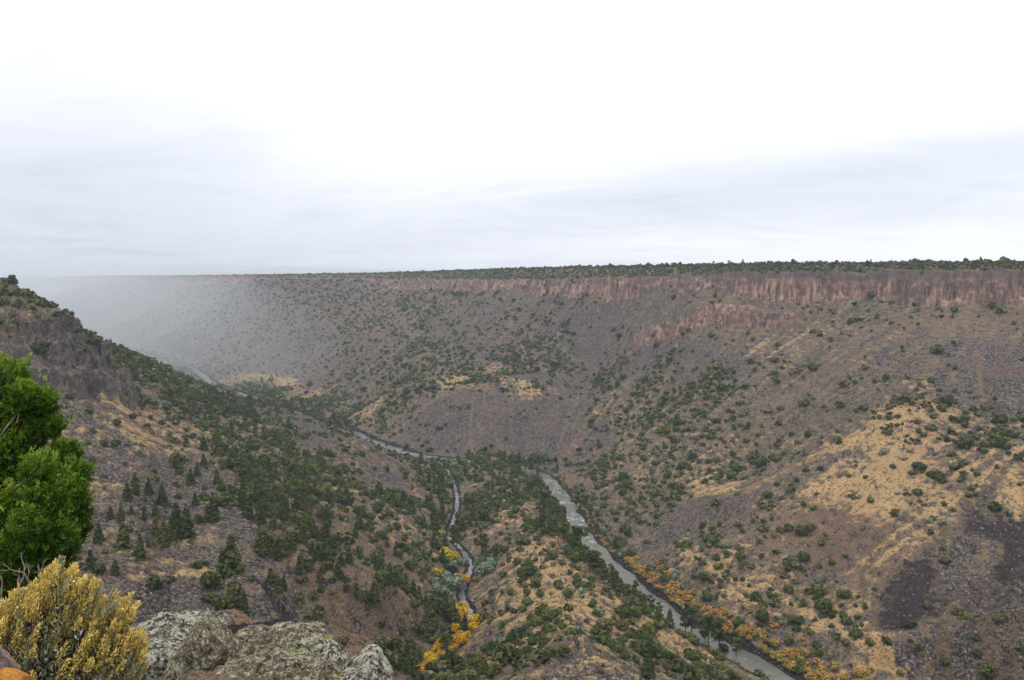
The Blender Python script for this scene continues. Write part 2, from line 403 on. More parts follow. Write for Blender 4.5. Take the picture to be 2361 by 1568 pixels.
# ------------------------------------------------------------------ ground cover zones: u, v, tan grass, grey talus, dark basalt, red soil, shrubs, share of tall conifers
ZONES = [
(50,680,.2,.1,0,0,.95,0),(100,720,.2,.2,0,0,.9,0),(60,780,0,.6,0,.1,.2,0),(100,860,0,.7,0,.1,.25,0),(200,850,0,.6,0,.1,.35,0),(180,790,0,.6,0,.1,.12,0),(300,870,.1,.4,0,0,.75,0),(230,800,.1,.4,0,0,.6,0),(400,900,.2,.2,0,0,.9,.3),(350,850,.2,.2,0,0,.8,.1),
(300,950,.74,.15,0,0,.03,0),(200,960,.3,.6,0,0,.1,0),(200,1000,.65,.3,0,0,.05,0),(330,1010,.76,.1,0,0,.02,0),(250,1080,.1,.9,0,0,.02,0),(400,1060,.1,.85,0,0,.02,0),(420,990,.6,.2,0,0,.2,0),(230,1130,.5,.4,0,0,.04,0),(350,1180,.2,.75,0,0,.02,0),
(300,1110,.3,.7,0,0,.02,0),(450,1130,0,.9,0,0,.02,0),(400,1250,.4,.5,0,.1,.04,0),(300,1240,.3,.6,0,.1,.04,0),(450,1290,0,.9,0,0,.02,0),(430,1340,.8,.1,0,.2,.02,0),(400,1320,.7,.2,0,.2,.02,0),(400,1400,0,1,.15,0,0,0),(500,1390,0,1,.15,0,.01,0),(300,1350,0,1,.1,0,.02,0),
(580,1230,0,.8,0,.1,.03,0),(600,1330,0,.95,.1,0,.03,0),(620,1400,0,.8,0,.2,.06,0),(700,1450,.1,.4,0,.6,.12,.1),(800,1430,.2,.1,0,.8,.12,0),(650,1380,0,.7,0,.3,.05,0),
(450,930,.1,.2,0,0,.95,.5),(500,905,.1,.3,0,0,.35,.1),(550,950,.1,.2,0,0,.95,.5),(600,1000,.4,.4,0,0,.5,.2),(650,1080,.3,.2,0,.1,.7,.4),(550,1080,.2,.3,0,.1,.7,.6),(600,1180,.2,.2,0,.1,.9,.6),(700,1200,.1,.1,0,.3,.85,.6),(700,1300,.1,.1,0,.3,.8,.5),(800,1300,.1,.1,0,.4,.65,.4),
(850,1250,.2,.1,0,.5,.5,.3),(850,1380,.2,.2,0,.5,.5,.5),(780,1100,.5,.2,0,.1,.6,.3),(720,1020,.1,.8,0,.1,.1,0),(700,980,0,1,0,.1,.03,0),(640,965,0,.9,0,.1,.1,0),(850,1080,.3,.6,0,.1,.1,0),(900,1120,.1,.9,.1,0,.03,0),(960,1150,.4,.4,0,.1,.1,.2),(900,1060,.3,.6,0,.1,.05,0),
(930,1250,.6,.2,0,.1,.4,.1),(980,1300,.3,.2,0,.3,.5,.1),(900,1400,.2,.2,0,.6,.25,.1),(900,1480,.1,.1,0,.8,.12,.1),(950,1420,.2,.2,0,.4,.4,.4),(850,1500,0,.2,0,.7,.2,.3),(770,1270,.1,.1,0,.3,.7,.4),
(1150,1120,.2,.2,0,.4,.6,.1),(1100,1100,.1,.4,0,.5,.2,0),(1080,1130,.2,.4,0,.4,.15,0),(1190,1180,.7,.2,0,.1,.5,0),(1250,1150,.2,.3,0,.1,.9,.6),(1290,1220,.2,.3,0,.1,.9,.7),(1150,1250,.3,.3,0,.4,.2,0),(1220,1270,.9,.1,0,.1,.3,0),(1130,1350,.5,.3,0,.2,.1,0),
(1250,1350,.9,.1,0,.1,.3,0),(1350,1400,1,0,0,.1,.25,0),(1450,1430,.9,.1,0,.1,.2,0),(1150,1450,.6,.2,0,.1,.15,0),(1200,1420,.9,0,0,.1,.3,0),(1300,1470,.3,.3,0,.1,.8,0),(1150,1480,.5,.1,0,.1,.7,0),(1130,1532,1,0,0,.5,.25,0),(1050,1550,.5,.1,0,.2,.8,0),
(1340,1500,.45,.6,0,0,.02,0),(1380,1540,.5,.6,0,0,.03,0),(1300,1540,.4,.6,0,0,.04,0),(1240,1520,.2,.3,0,0,.7,0),(1420,1500,.2,.6,0,0,.3,0),(1500,1500,.3,.2,0,0,.7,0),(1450,1465,.6,.1,0,0,.7,0),(1600,1520,.7,.1,0,.1,.4,0),(1650,1560,.6,.1,0,.1,.5,0),(1715,1560,.5,.2,0,.1,.12,0),(1690,1535,.5,.2,0,.1,.12,0),(1540,1490,1,0,0,.1,.1,0),(1400,1450,.9,0,0,.1,.15,0),
(1370,1290,.3,.3,0,.1,.9,.5),(1440,1370,.4,.3,0,.1,.8,.5),(1520,1440,.5,.2,0,.1,.6,.3),
(1330,1120,.1,.4,0,.5,.2,0),(1400,1170,.1,.3,0,.5,.35,0),(1400,1090,.4,.2,0,.1,.65,0),(1350,1070,.1,.5,0,.3,.3,0),(1500,1080,.6,.1,0,.2,.35,0),(1600,1100,.6,.1,0,.1,.35,0),(1650,1130,1,0,0,.1,.08,0),(1600,1180,0,.8,.3,.1,.02,0),(1700,1180,0,.6,.4,.1,.01,0),
(1450,1200,.1,.4,0,.4,.35,0),(1500,1150,.2,.2,0,.2,.7,0),(1500,1270,.1,.6,.1,.3,.15,0),(1600,1250,.2,.4,0,.1,.45,0),(1600,1300,.5,.2,0,.2,.5,0),(1700,1330,.6,.1,0,.2,.55,0),(1550,1370,.1,.5,0,.4,.15,0),(1650,1420,0,.7,.1,.3,.06,0),(1750,1370,.8,0,0,.2,.4,0),
(1800,1400,.5,.1,0,.1,.55,0),(1900,1435,1,0,0,.2,.3,0),(2000,1500,1,0,0,.2,.3,0),(1800,1500,0,.7,.1,.2,.3,0),(1900,1510,.1,.6,.1,.1,.35,0),(2060,1550,.7,.1,0,.1,.3,0),(1950,1440,.8,.1,0,.1,.4,0),(1800,1450,.1,.4,0,.1,.5,0),
(1850,1200,.3,.1,.05,.8,.12,0),(1800,1120,.4,.3,.05,.2,.2,0),(1750,1080,.3,.4,0,.2,.25,0),(1900,1120,.9,.1,0,.1,.12,0),(2000,1125,1.3,0,0,0,.02,0),(2050,1105,1.3,0,0,0,.04,0),(1980,1060,.6,.2,0,.2,.06,0),(2000,1025,1.3,0,0,0,.06,0),(2060,1010,1.1,0,0,0,.12,0),(2080,960,.9,.1,0,0,.35,0),
(2120,1080,.9,.1,0,.1,.2,0),(2150,920,.5,.3,0,.1,.4,0),(2200,1000,.6,.3,0,.1,.4,0),(2300,1000,.4,.3,.1,0,.55,0),(2220,1100,.7,.2,0,.1,.3,0),(2300,1150,.7,.2,.1,.1,.3,0),(2150,1170,.9,.1,0,.1,.22,0),(2100,1200,.6,0,0,.4,.15,0),
(1950,1250,.2,.1,.25,.8,.12,0),(1900,1300,.2,.1,.4,.6,.08,0),(1850,1270,.3,.2,.2,.4,.15,0),(2050,1280,.7,0,0,.4,.1,0),(2100,1250,.8,0,0,.3,.12,0),(2000,1350,.3,.1,.1,.6,.06,0),(2120,1350,0,.1,1.3,0,0,0),(2095,1400,0,.1,1.3,0,0,0),(2070,1380,.1,.1,1,.1,.02,0),(2180,1310,.4,.4,.2,.2,.03,0),
(2320,1215,0,.1,1.3,.1,0,0),(2290,1250,0,.1,1.2,.1,0,0),(2340,1290,0,.2,1,.1,.01,0),(2250,1280,.4,.4,.3,.1,.03,0),(2230,1350,0,.5,.6,0,.03,0),(2330,1380,0,.5,.7,0,.04,0),(2250,1430,0,.5,.6,0,.1,0),(2160,1430,.2,.4,.3,.2,.08,0),(2200,1500,.1,.5,.3,0,.35,0),(2300,1520,0,.5,.4,0,.35,0),
(2100,1470,.2,.5,.2,0,.25,0),(1900,1350,.2,.4,.05,.1,.35,0),(1850,1330,.4,.2,0,.1,.45,0),
(2300,850,0,.9,.2,0,.01,0),(2200,900,0,.8,.1,.1,.02,0),(2100,850,.1,.6,.1,.3,.02,0),(1900,900,.1,.5,.05,.3,.06,0),(1800,850,.3,.5,0,.1,.15,0),(1900,800,.1,.6,0,.2,.04,0),(2000,780,.3,.4,0,.3,.05,0),(2200,740,.1,.3,.05,.5,.06,0),(2300,760,.1,.4,.05,.4,.03,0),
(1700,850,.05,.9,0,.05,.02,0),(1760,800,.5,.4,0,.1,.05,0),(1860,790,.5,.3,0,.1,.06,0),(1650,745,0,.3,0,.4,.03,0),(1780,745,0,.3,0,.4,.03,0),(1500,735,0,.5,0,.3,.03,0),(1600,820,0,1,0,0,.02,0),(1500,800,0,1,0,0,.02,0),(1450,720,0,.7,0,.2,.05,0),(1550,700,.1,.6,0,.1,.12,0),(1800,705,.1,.6,0,.1,.12,0),(1950,700,.2,.5,0,.1,.2,0),
(1650,880,.1,.4,0,0,.7,0),(1750,960,.1,.4,0,.3,.2,0),(1850,1000,.1,.6,.05,.3,.07,0),(1720,1030,.4,.2,0,.2,.4,0),(1600,950,.1,.4,0,0,.7,0),(1500,950,.2,.3,0,.1,.65,0),(1500,900,.1,.3,0,0,.85,0),(1400,870,.1,.5,0,0,.6,0),(1450,1000,.5,.3,0,.1,.4,0),(1550,1050,.4,.3,0,.1,.4,0),
(1800,1040,.2,.4,0,.3,.25,0),(1950,960,0,.6,.05,.3,.05,0),(1870,1120,.5,.3,0,.2,.15,0),
(1250,870,0,1,.1,0,.03,0),(1350,880,0,1,0,0,.1,0),(1200,830,.1,.4,0,0,.75,0),(1100,870,.4,.2,0,0,.7,0),(1050,880,1,0,0,.1,.25,0),(1220,888,.8,.1,0,.1,.25,0),(1000,850,.2,.3,0,0,.65,0),(950,830,.2,.4,0,.1,.35,0),(1300,840,.1,.4,0,0,.7,0),(1430,960,.4,.3,0,.2,.3,0),
(1150,950,0,.9,.1,.2,.01,0),(1300,970,0,.7,.05,.4,.02,0),(1100,1000,0,.9,.15,.15,0,0),(1000,980,.1,.9,.1,.1,.01,0),(1250,1030,.1,.9,.1,0,.01,0),(1400,1030,.1,.7,0,.1,.05,0),(1200,1000,0,.8,.1,.3,0,0),(920,930,.1,.2,0,.4,.45,0),(960,900,.1,.5,0,.2,.2,0),(880,960,.2,.3,0,.1,.6,0),(850,945,.8,.1,0,0,.15,0),(850,900,.1,.4,0,.3,.2,0),
(1050,750,.1,.8,0,0,.15,0),(1100,800,.1,.8,0,0,.15,0),(1250,740,.05,.7,0,0,.3,0),(1350,800,0,.95,0,0,.04,0),(1400,740,0,.9,0,0,.06,0),(1200,700,.05,.7,0,0,.15,0),(1000,700,.1,.5,0,.1,.4,0),(900,750,.2,.5,0,.1,.35,0),(800,720,.15,.5,0,.1,.4,0),(700,800,.05,.7,0,0,.4,0),(700,700,.05,.6,0,.1,.45,0),
(600,868,.8,.1,0,0,.03,0),(660,880,.95,0,0,0,.03,0),(740,900,.7,.2,0,0,.05,0),(620,855,.05,.7,0,0,.1,0),(700,865,.05,.8,0,0,.15,0),(760,885,.05,.8,0,0,.2,0),(820,905,.05,.7,0,0,.2,0),(560,845,.05,.7,0,0,.2,0),(600,900,.1,.2,0,0,.8,.1),(700,930,.1,.2,0,0,.9,.15),(800,965,.1,.2,0,0,.9,.1),(550,800,.05,.6,0,.1,.45,0),(450,760,.05,.6,0,.1,.45,0),(350,720,.05,.6,0,.1,.45,0),(560,710,.05,.6,0,.1,.45,0),(800,850,.1,.6,0,0,.2,0),(650,845,.1,.6,0,0,.15,0),
(1060,1080,.2,.2,0,.2,.7,.3),(1180,1072,.1,.2,0,.1,.9,.4),(1000,1130,.2,.3,0,.1,.7,.5),(1010,1200,.3,.3,0,.1,.7,.6),(1090,1190,.3,.3,0,.1,.5,.5),(1100,1300,.3,.2,0,.1,.7,.2),(1030,1350,.2,.1,0,.2,.8,.1),(990,1430,.1,.2,0,.3,.8,.6),(950,1540,.1,.1,0,.4,.6,.5),
]
zr_ = []
for z in ZONES:
    c = cast(z[0], z[1])
    if c is None: continue
    zr_.append((math.atan2(c[0], c[1]), math.log(c[2])) + tuple(z[2:]))
ZP = np.array(zr_)
ZG = np.zeros((len(GA), len(GL), 6))
wsum = np.zeros((len(GA), len(GL)))
for q in ZP:
    d2 = ((GA[:, None] - q[0]) ** 2 + ((GL[None] - q[1]) * 0.75) ** 2)
    w = 1.0 / (d2 + 0.00008) ** 2.2
    wsum += w; ZG += w[..., None] * q[2:]
ZG /= wsum[..., None]
def zones(x, y, warp=True):
    a, l = lp(x, y)
    if warp:
        wa = fbm(x, y, 60, 3, 501, .6); wl = fbm(x, y, 60, 3, 502, .6)
        r = np.exp(l)
        a = a + wa * 22 / r; l = l + wl * 34 / r
    fa = np.clip((a - GA[0]) / (GA[1] - GA[0]), 0, len(GA) - 1.001); fl = np.clip((l - GL[0]) / (GL[1] - GL[0]), 0, len(GL) - 1.001)
    ia = fa.astype(int); il = fl.astype(int); ta = (fa - ia)[..., None]; tl = (fl - il)[..., None]
    return (ZG[ia, il] * (1 - ta) + ZG[ia + 1, il] * ta) * (1 - tl) + (ZG[ia, il + 1] * (1 - ta) + ZG[ia + 1, il + 1] * ta) * tl

# ------------------------------------------------------------------ material helpers
class MT:
    def __init__(s, name, rough=0.9, spec=0.2):
        s.m = bpy.data.materials.new(name); s.m.use_nodes = True
        s.t = s.m.node_tree; s.n = s.t.nodes; s.l = s.t.links
        s.b = s.n['Principled BSDF']; s.b.inputs['Roughness'].default_value = rough
        s.b.inputs['Specular IOR Level'].default_value = spec
        s.tc = s.n.new('ShaderNodeTexCoord'); s.co = s.tc.outputs['Object']
    def node(s, t, **k):
        n = s.n.new(t)
        for a, b in k.items(): setattr(n, a, b)
        return n
    def set(s, sock, v):
        if hasattr(v, 'is_output') or hasattr(v, 'links'): s.l.new(v, sock)
        else: sock.default_value = v
    def noise(s, scale, detail=4, rough=.6, dist=0, vec=None, dim='3D'):
        n = s.node('ShaderNodeTexNoise'); n.noise_dimensions = dim
        n.inputs['Scale'].default_value = scale; n.inputs['Detail'].default_value = detail
        n.inputs['Roughness'].default_value = rough; n.inputs['Distortion'].default_value = dist
        s.l.new(vec or s.co, n.inputs['Vector']); return n.outputs[0]
    def voro(s, scale, feature='F1', out='Distance', vec=None, rnd=1.0):
        n = s.node('ShaderNodeTexVoronoi'); n.feature = feature
        n.inputs['Scale'].default_value = scale; n.inputs['Randomness'].default_value = rnd
        s.l.new(vec or s.co, n.inputs['Vector']); return n.outputs[out]
    def map(s, scale=(1, 1, 1), vec=None):
        n = s.node('ShaderNodeMapping'); n.inputs['Scale'].default_value = scale
        s.l.new(vec or s.co, n.inputs[0]); return n.outputs[0]
    def math(s, op, a, b=0.0, c=0.0, clamp=False):
        n = s.node('ShaderNodeMath', operation=op); n.use_clamp = clamp
        for i, v in enumerate((a, b, c)): s.set(n.inputs[i], v)
        return n.outputs[0]
    def ramp(s, f, stops, interp='LINEAR'):
        n = s.node('ShaderNodeValToRGB'); n.color_ramp.interpolation = interp
        e = n.color_ramp.elements
        while len(e) > 1: e.remove(e[0])
        e[0].position = stops[0][0]; e[0].color = tuple(stops[0][1]) + (1,)
        for p, c in stops[1:]:
            q = e.new(p); q.color = tuple(c) + (1,)
        s.l.new(f, n.inputs[0]); return n.outputs[0]
    def step(s, f, a, b):
        n = s.node('ShaderNodeMapRange'); n.interpolation_type = 'SMOOTHSTEP'
        s.set(n.inputs[0], f); n.inputs[1].default_value = a; n.inputs[2].default_value = b
        return n.outputs[0]
    def mix(s, f, a, b, mode='MIX'):
        n = s.node('ShaderNodeMix', data_type='RGBA', blend_type=mode)
        s.set(n.inputs[0], f)
        for i, v in ((6, a), (7, b)):
            if isinstance(v, tuple): v = v + (1,) if len(v) == 3 else v
            s.set(n.inputs[i], v)
        return n.outputs[2]
    def attr(s, name):
        n = s.node('ShaderNodeAttribute'); n.attribute_name = name; return n
    def bump(s, h, strength=.5, dist=.1, normal=None):
        n = s.node('ShaderNodeBump'); n.inputs['Strength'].default_value = strength; n.inputs['Distance'].default_value = dist
        s.l.new(h, n.inputs['Height'])
        if normal: s.l.new(normal, n.inputs['Normal'])
        return n.outputs[0]
    def out(s, col, normal=None):
        s.set(s.b.inputs['Base Color'], col if not isinstance(col, tuple) else col + (1,))
        if normal: s.l.new(normal, s.b.inputs['Normal'])
        return s.m

def ground_material():
    m = MT('ground', 0.95, 0.1)
    z1 = m.attr('zone'); sp = m.node('ShaderNodeSeparateColor'); m.l.new(z1.outputs['Color'], sp.inputs[0])
    tan, grey, dark = sp.outputs[0], sp.outputs[1], sp.outputs[2]
    red = z1.outputs['Alpha']
    z2 = m.attr('rock'); sp2 = m.node('ShaderNodeSeparateColor'); m.l.new(z2.outputs['Color'], sp2.inputs[0])
    cliff, cliffe, bank = sp2.outputs
    streak = z2.outputs['Alpha']
    nb = m.noise(.03, 5, .65); nm = m.noise(.16, 4, .7); nf = m.noise(.9, 4, .75)
    # scrub: brown soil, dry grass and small grey-green tufts
    tuft = m.voro(.42); tuftc = m.voro(.42, out='Color')
    tsp = m.node('ShaderNodeSeparateColor'); m.l.new(tuftc, tsp.inputs[0])
    base = m.mix(m.step(nm, .35, .65), (.138, .102, .076), (.23, .170, .122))
    tuftm = m.math('MULTIPLY', m.math('SUBTRACT', 1.0, m.step(tuft, .30, .55)), m.step(tsp.outputs[0], .30, .42))
    tcol = m.ramp(tsp.outputs[1], [(0, (.045, .058, .022)), (.45, (.085, .096, .040)), (.7, (.19, .17, .075)), (1, (.13, .12, .11))])
    scrub = m.mix(m.math('MULTIPLY', tuftm, .8), base, tcol)
    # dry tan grass and bare sandy soil
    tanc = m.mix(m.step(nf, .35, .7), (.38, .255, .130), (.54, .375, .200))
    tanc = m.mix(m.step(nm, .5, .8), tanc, (.40, .25, .155))
    tanc = m.mix(m.math('MULTIPLY', m.math('MULTIPLY', tuftm, m.step(nb, .35, .6)), .8), tanc, tcol)
    # red brown soil
    redc = m.mix(m.step(nf, .3, .7), (.15, .088, .066), (.26, .165, .12))
    redc = m.mix(m.math('MULTIPLY', tuftm, .55), redc, tcol)
    # grey talus: stones of many sizes
    v1 = m.voro(.62, out='Color'); v1d = m.voro(.62)
    v2 = m.voro(1.7, out='Color'); v2d = m.voro(1.7)
    s1 = m.node('ShaderNodeSeparateColor'); m.l.new(v1, s1.inputs[0])
    s2 = m.node('ShaderNodeSeparateColor'); m.l.new(v2, s2.inputs[0])
    gc1 = m.ramp(s1.outputs[0], [(0, (.060, .050, .048)), (.4, (.132, .113, .106)), (.8, (.21, .186, .168)), (1, (.39, .36, .32))])
    gc2 = m.ramp(s2.outputs[1], [(0, (.05, .042, .042)), (.5, (.130, .108, .102)), (.85, (.20, .172, .158)), (1, (.40, .36, .31))])
    greyc = m.mix(.5, gc1, gc2)
    greyc = m.mix(m.math('MULTIPLY', m.step(v1d, .42, .68), .75), greyc, (.022, .018, .021))
    greyc = m.mix(m.step(nb, .45, .75), greyc, m.mix(.5, greyc, (.16, .095, .08)))
    # dark basalt
    darkc = m.mix(.55, m.mix(1.0, greyc, (.42, .36, .40), 'MULTIPLY'), (.045, .033, .036))
    jit = m.math('MULTIPLY', m.math('SUBTRACT', nm, .5), 1.5)
    jit2 = m.math('MULTIPLY', m.math('SUBTRACT', nf, .5), .9)
    j = m.math('ADD', jit, jit2)
    st = m.math('MULTIPLY', streak, 2.0)
    fT = m.step(m.math('ADD', m.math('ADD', tan, j), m.math('MULTIPLY', st, .5)), .52, 1.05)
    fR = m.step(m.math('ADD', m.math('SUBTRACT', red, j), m.math('MULTIPLY', st, -.4)), .22, .68)
    fG = m.step(m.math('ADD', m.math('SUBTRACT', grey, m.math('MULTIPLY', j, .9)), m.math('MULTIPLY', st, -.6)), .30, .62)
    fD = m.step(m.math('ADD', m.math('ADD', dark, m.math('MULTIPLY', j, 1.5)), m.math('MULTIPLY', st, .3)), .50, .95)
    c = m.mix(fT, scrub, tanc)
    c = m.mix(m.math('MULTIPLY', fR, .75), c, redc)
    c = m.mix(fG, c, greyc)
    c = m.mix(fD, c, darkc)
    # cliffs: columns stained dark, pinkish fresh faces
    colv = m.map((1, 1, .07))
    cn = m.noise(.16, 5, .65, .3, colv); cn2 = m.noise(.50, 5, .75, 0, m.map((1, 1, .12))); cb = m.noise(.022, 3, .5)
    hb = m.map((.25, .25, 1)); hn = m.noise(.11, 3, .6, .2, hb)
    cc = m.ramp(cn, [(.30, (.050, .036, .038)), (.40, (.145, .090, .078)), (.50, (.28, .175, .145)), (.64, (.50, .345, .28))])
    cc = m.mix(m.math('MULTIPLY', m.step(cn2, .54, .64), .85), cc, (.055, .044, .048))
    ck = m.noise(.33, 5, .7, .2, m.map((1, 1, .05)))
    cc = m.mix(m.math('MULTIPLY', m.math('SUBTRACT', 1.0, m.step(ck, .37, .43)), .9), cc, (.030, .023, .026))
    so_ = m.node('ShaderNodeSeparateXYZ'); m.l.new(m.co, so_.inputs[0])
    zt_ = m.math('ADD', so_.outputs[2], m.math('MULTIPLY', m.math('SUBTRACT', cb, .5), 40.0))
    cc = m.mix(m.math('MAXIMUM', m.math('MULTIPLY', m.step(zt_, 228, 242), .8), m.math('MULTIPLY', m.step(m.noise(.045, 5, .7, .5, m.map((1, 1, 1.6))), .50, .60), .7)), cc, m.ramp(cn2, [(.3, (.075, .060, .062)), (.7, (.175, .145, .138))]))
    cc = m.mix(m.math('MULTIPLY', m.step(hn, .52, .66), .5), cc, (.08, .065, .062))
    rk = m.noise(.26, 7, .78, .4, m.map((1, 1, .8)))
    ce = m.ramp(rk, [(.32, (.022, .019, .020)), (.44, (.095, .080, .075)), (.56, (.19, .165, .148)), (.66, (.30, .255, .22)), (.78, (.36, .24, .19))])
    ce = m.mix(m.math('MULTIPLY', m.step(hn, .50, .60), .5), ce, (.065, .054, .054))
    ce = m.mix(m.math('MULTIPLY', m.math('SUBTRACT', 1.0, m.step(ck, .38, .44)), .7), ce, (.028, .022, .024))
    cc = m.mix(m.math('MULTIPLY', m.math('SUBTRACT', 1.0, m.step(so_.outputs[2], 190, 204)), .15), cc, greyc)
    c = m.mix(m.step(m.math('ADD', cliff, m.math('MULTIPLY', j, .6)), .35, .65), c, cc)
    ce = m.mix(m.math('MULTIPLY', m.step(nb, .5, .62), .5), ce, greyc)
    c = m.mix(m.step(m.math('ADD', cliffe, m.math('MULTIPLY', j, .7)), .35, .65), c, ce)
    # wet black boulders along the water
    c = m.mix(m.step(m.math('ADD', bank, m.math('MULTIPLY', j, .4)), .4, .7), c, m.mix(m.step(v1d, .3, .6), (.05, .042, .045), (.015, .013, .015)))
    # large scale drift of colour
    c = m.mix(1.0, c, m.ramp(nb, [(.25, (.80, .76, .77)), (.5, (.98, .96, .94)), (.75, (1.16, 1.10, 1.02))]), 'MULTIPLY')
    h = m.math('ADD', m.math('MULTIPLY', v1d, -1.0), m.math('MULTIPLY', v2d, -.45))
    h = m.math('ADD', h, m.math('MULTIPLY', nf, .8))
    n = m.bump(h, .8, 1.0)
    return m.out(c, n)

# ------------------------------------------------------------------ the ground: one sheet round the viewpoint out to the horizon, finer where cliffs stand steep
NC, NRR = 1500, 1250
t = np.linspace(-1, 1, NC)
colaz = t * 0.70
side = np.linspace(0.70, 2 * np.pi - 0.70, 141)[1:-1]
colaz = np.concatenate([colaz, side])
nf_ = 2600
lf = np.linspace(math.log(0.6), math.log(30000), nf_)
sub = np.linspace(-0.70, 0.70, 150)
xx = np.sin(sub)[:, None] * np.exp(lf)[None]; yy = np.cos(sub)[:, None] * np.exp(lf)[None]
hh = height(xx, yy, True)
el = np.arctan2(hh - CAMZ, np.exp(lf)[None])
wgt = 0.10 * (lf[1] - lf[0]) * np.ones((150, nf_ - 1)) + np.abs(np.diff(el, axis=1)) * 1.0
minel = np.maximum.accumulate(el, axis=1)[:, :-1]
seen = (el[:, 1:] >= minel - 0.01)
lm = 0.5 * (lf[1:] + lf[:-1])[None]
wgt = wgt * np.where(seen, 1.0, 0.30)
wgt = wgt * np.where(lm < math.log(60), 0.12, 1.0)
wgt = wgt * np.where((lm > math.log(5000)), 0.25, 1.0)
cum = np.concatenate([np.zeros((150, 1)), np.cumsum(wgt, axis=1)], axis=1); cum /= cum[:, -1:]
q = np.linspace(0, 1, NRR)
LR = np.array([np.interp(q, cum[i], lf) for i in range(150)])
ker = np.array([1, 2, 3, 2, 1.]); ker /= ker.sum()
LRp = np.vstack([LR[:1]] * 2 + [LR] + [LR[-1:]] * 2)
LR = sum(ker[k] * LRp[k:k + 150] for k in range(5))
fi = np.clip((colaz[:NC] + 0.70) / 1.40 * 149, 0, 148.999); ii = fi.astype(int); ff = (fi - ii)[:, None]
RR = LR[ii] * (1 - ff) + LR[ii + 1] * ff
blend = np.linspace(0, 1, len(side))[:, None]
RR = np.vstack([RR, LR[-1][None] * (1 - blend) + LR[0][None] * blend])
rr = np.exp(RR)
GX = np.sin(colaz)[:, None] * rr; GY = np.cos(colaz)[:, None] * rr
HH, clf, clfe, plt_, dri, dre, TT = height(GX, GY, True, True)
print('heights', round(time.time() - T0, 1))
# streaks that run down the slopes
eps = 6.0
Ta = lambda x, y: bil(TG, *lp(x, y))
gx = (Ta(GX + eps, GY) - Ta(GX - eps, GY)); gy = (Ta(GX, GY + eps) - Ta(GX, GY - eps))
gl = np.hypot(gx, gy) + 1e-6; gx /= gl; gy /= gl
stk = np.zeros_like(GX)
for k in range(-4, 5):
    stk += gnoise((GX + gx * k * 11) / 9.0, (GY + gy * k * 11) / 9.0, 601) + .6 * gnoise((GX + gx * k * 7) / 4.0, (GY + gy * k * 7) / 4.0, 602)
stk /= 4.5
far_ = smooth(rr, 60, 150)
onland = far_ * (1 - plt_) * np.clip(np.minimum(dri - 18, dre - 9) / 20, 0, 1)
stk2 = np.zeros_like(GX)
for k in range(-4, 5): stk2 += gnoise((GX + gx * k * 26) / 27.0, (GY + gy * k * 26) / 27.0, 605)
HH += (stk * 1.9 + (stk2 / 4.0 - np.abs(stk2) / 5.0) * 3.4 * smooth(np.minimum(dri, dre), 20, 90) * smooth(gl / 12.0, .15, .4)) * onland
stk = stk + stk2 * .10
ZZ = zones(GX, GY)
# bare trails and the pale sandy strip along the terrace
def trail(uv, w):
    P_ = []
    for u, v in uv:
        c = cast(u, v)
        if c: P_.append((c[0], c[1], 0))
    P_ = resample(P_, 8)
    m_ = (GX > P_[:, 0].min() - 40) & (GX < P_[:, 0].max() + 40) & (GY > P_[:, 1].min() - 40) & (GY < P_[:, 1].max() + 40)
    d_ = np.full(GX.shape, 99.0); d_[m_] = seg_dist(GX[m_], GY[m_], P_)[0]
    d_ = d_ + fbm(GX, GY, 7, 3, 71) * w * 1.3
    k = 1 - smooth(d_, w * .5, w * 1.1)
    ZZ[..., 0] = ZZ[..., 0] * (1 - k) + 1.6 * k
    for q_ in (1, 2, 3): ZZ[..., q_] *= 1 - k
TRAILS = [([(1560, 1262), (1600, 1292), (1660, 1325), (1720, 1350)], 2.6), ([(1800, 1385), (1850, 1405), (1905, 1437), (1960, 1470), (2030, 1520), (2080, 1556)], 3.2),
          ([(1195, 1170), (1200, 1215), (1215, 1255), (1250, 1290), (1290, 1325), (1310, 1355)], .9), ([(1370, 1480), (1420, 1478), (1480, 1490)], .8), ([(1070, 1556), (1110, 1540), (1150, 1520), (1185, 1508)], 3.4),
          ([(1870, 1135), (1930, 1118), (1990, 1105), (2060, 1095)], 6.5), ([(1960, 1030), (2000, 1015), (2060, 1000)], 6), ([(1600, 1120), (1650, 1130), (1700, 1133)], 2.5)]
for uv_, w_ in TRAILS: trail(uv_, w_)
stone = ZZ[..., 1] + ZZ[..., 2]
HH += onland * np.clip(stone, 0, 1) * (np.abs(gnoise(GX / 1.6, GY / 1.6, 611)) * 1.0 + np.abs(gnoise(GX / 3.5, GY / 3.5, 612)) * 1.0 - .6)
nc = len(colaz)
co = np.stack([GX, GY, HH], -1).astype(np.float32)
idx = np.arange(nc * NRR).reshape(nc, NRR)
nx = np.roll(idx, -1, axis=0)
faces = np.stack([idx[:, :-1], idx[:, 1:], nx[:, 1:], nx[:, :-1]], -1).reshape(-1, 4)
cen = len(co.reshape(-1, 3))

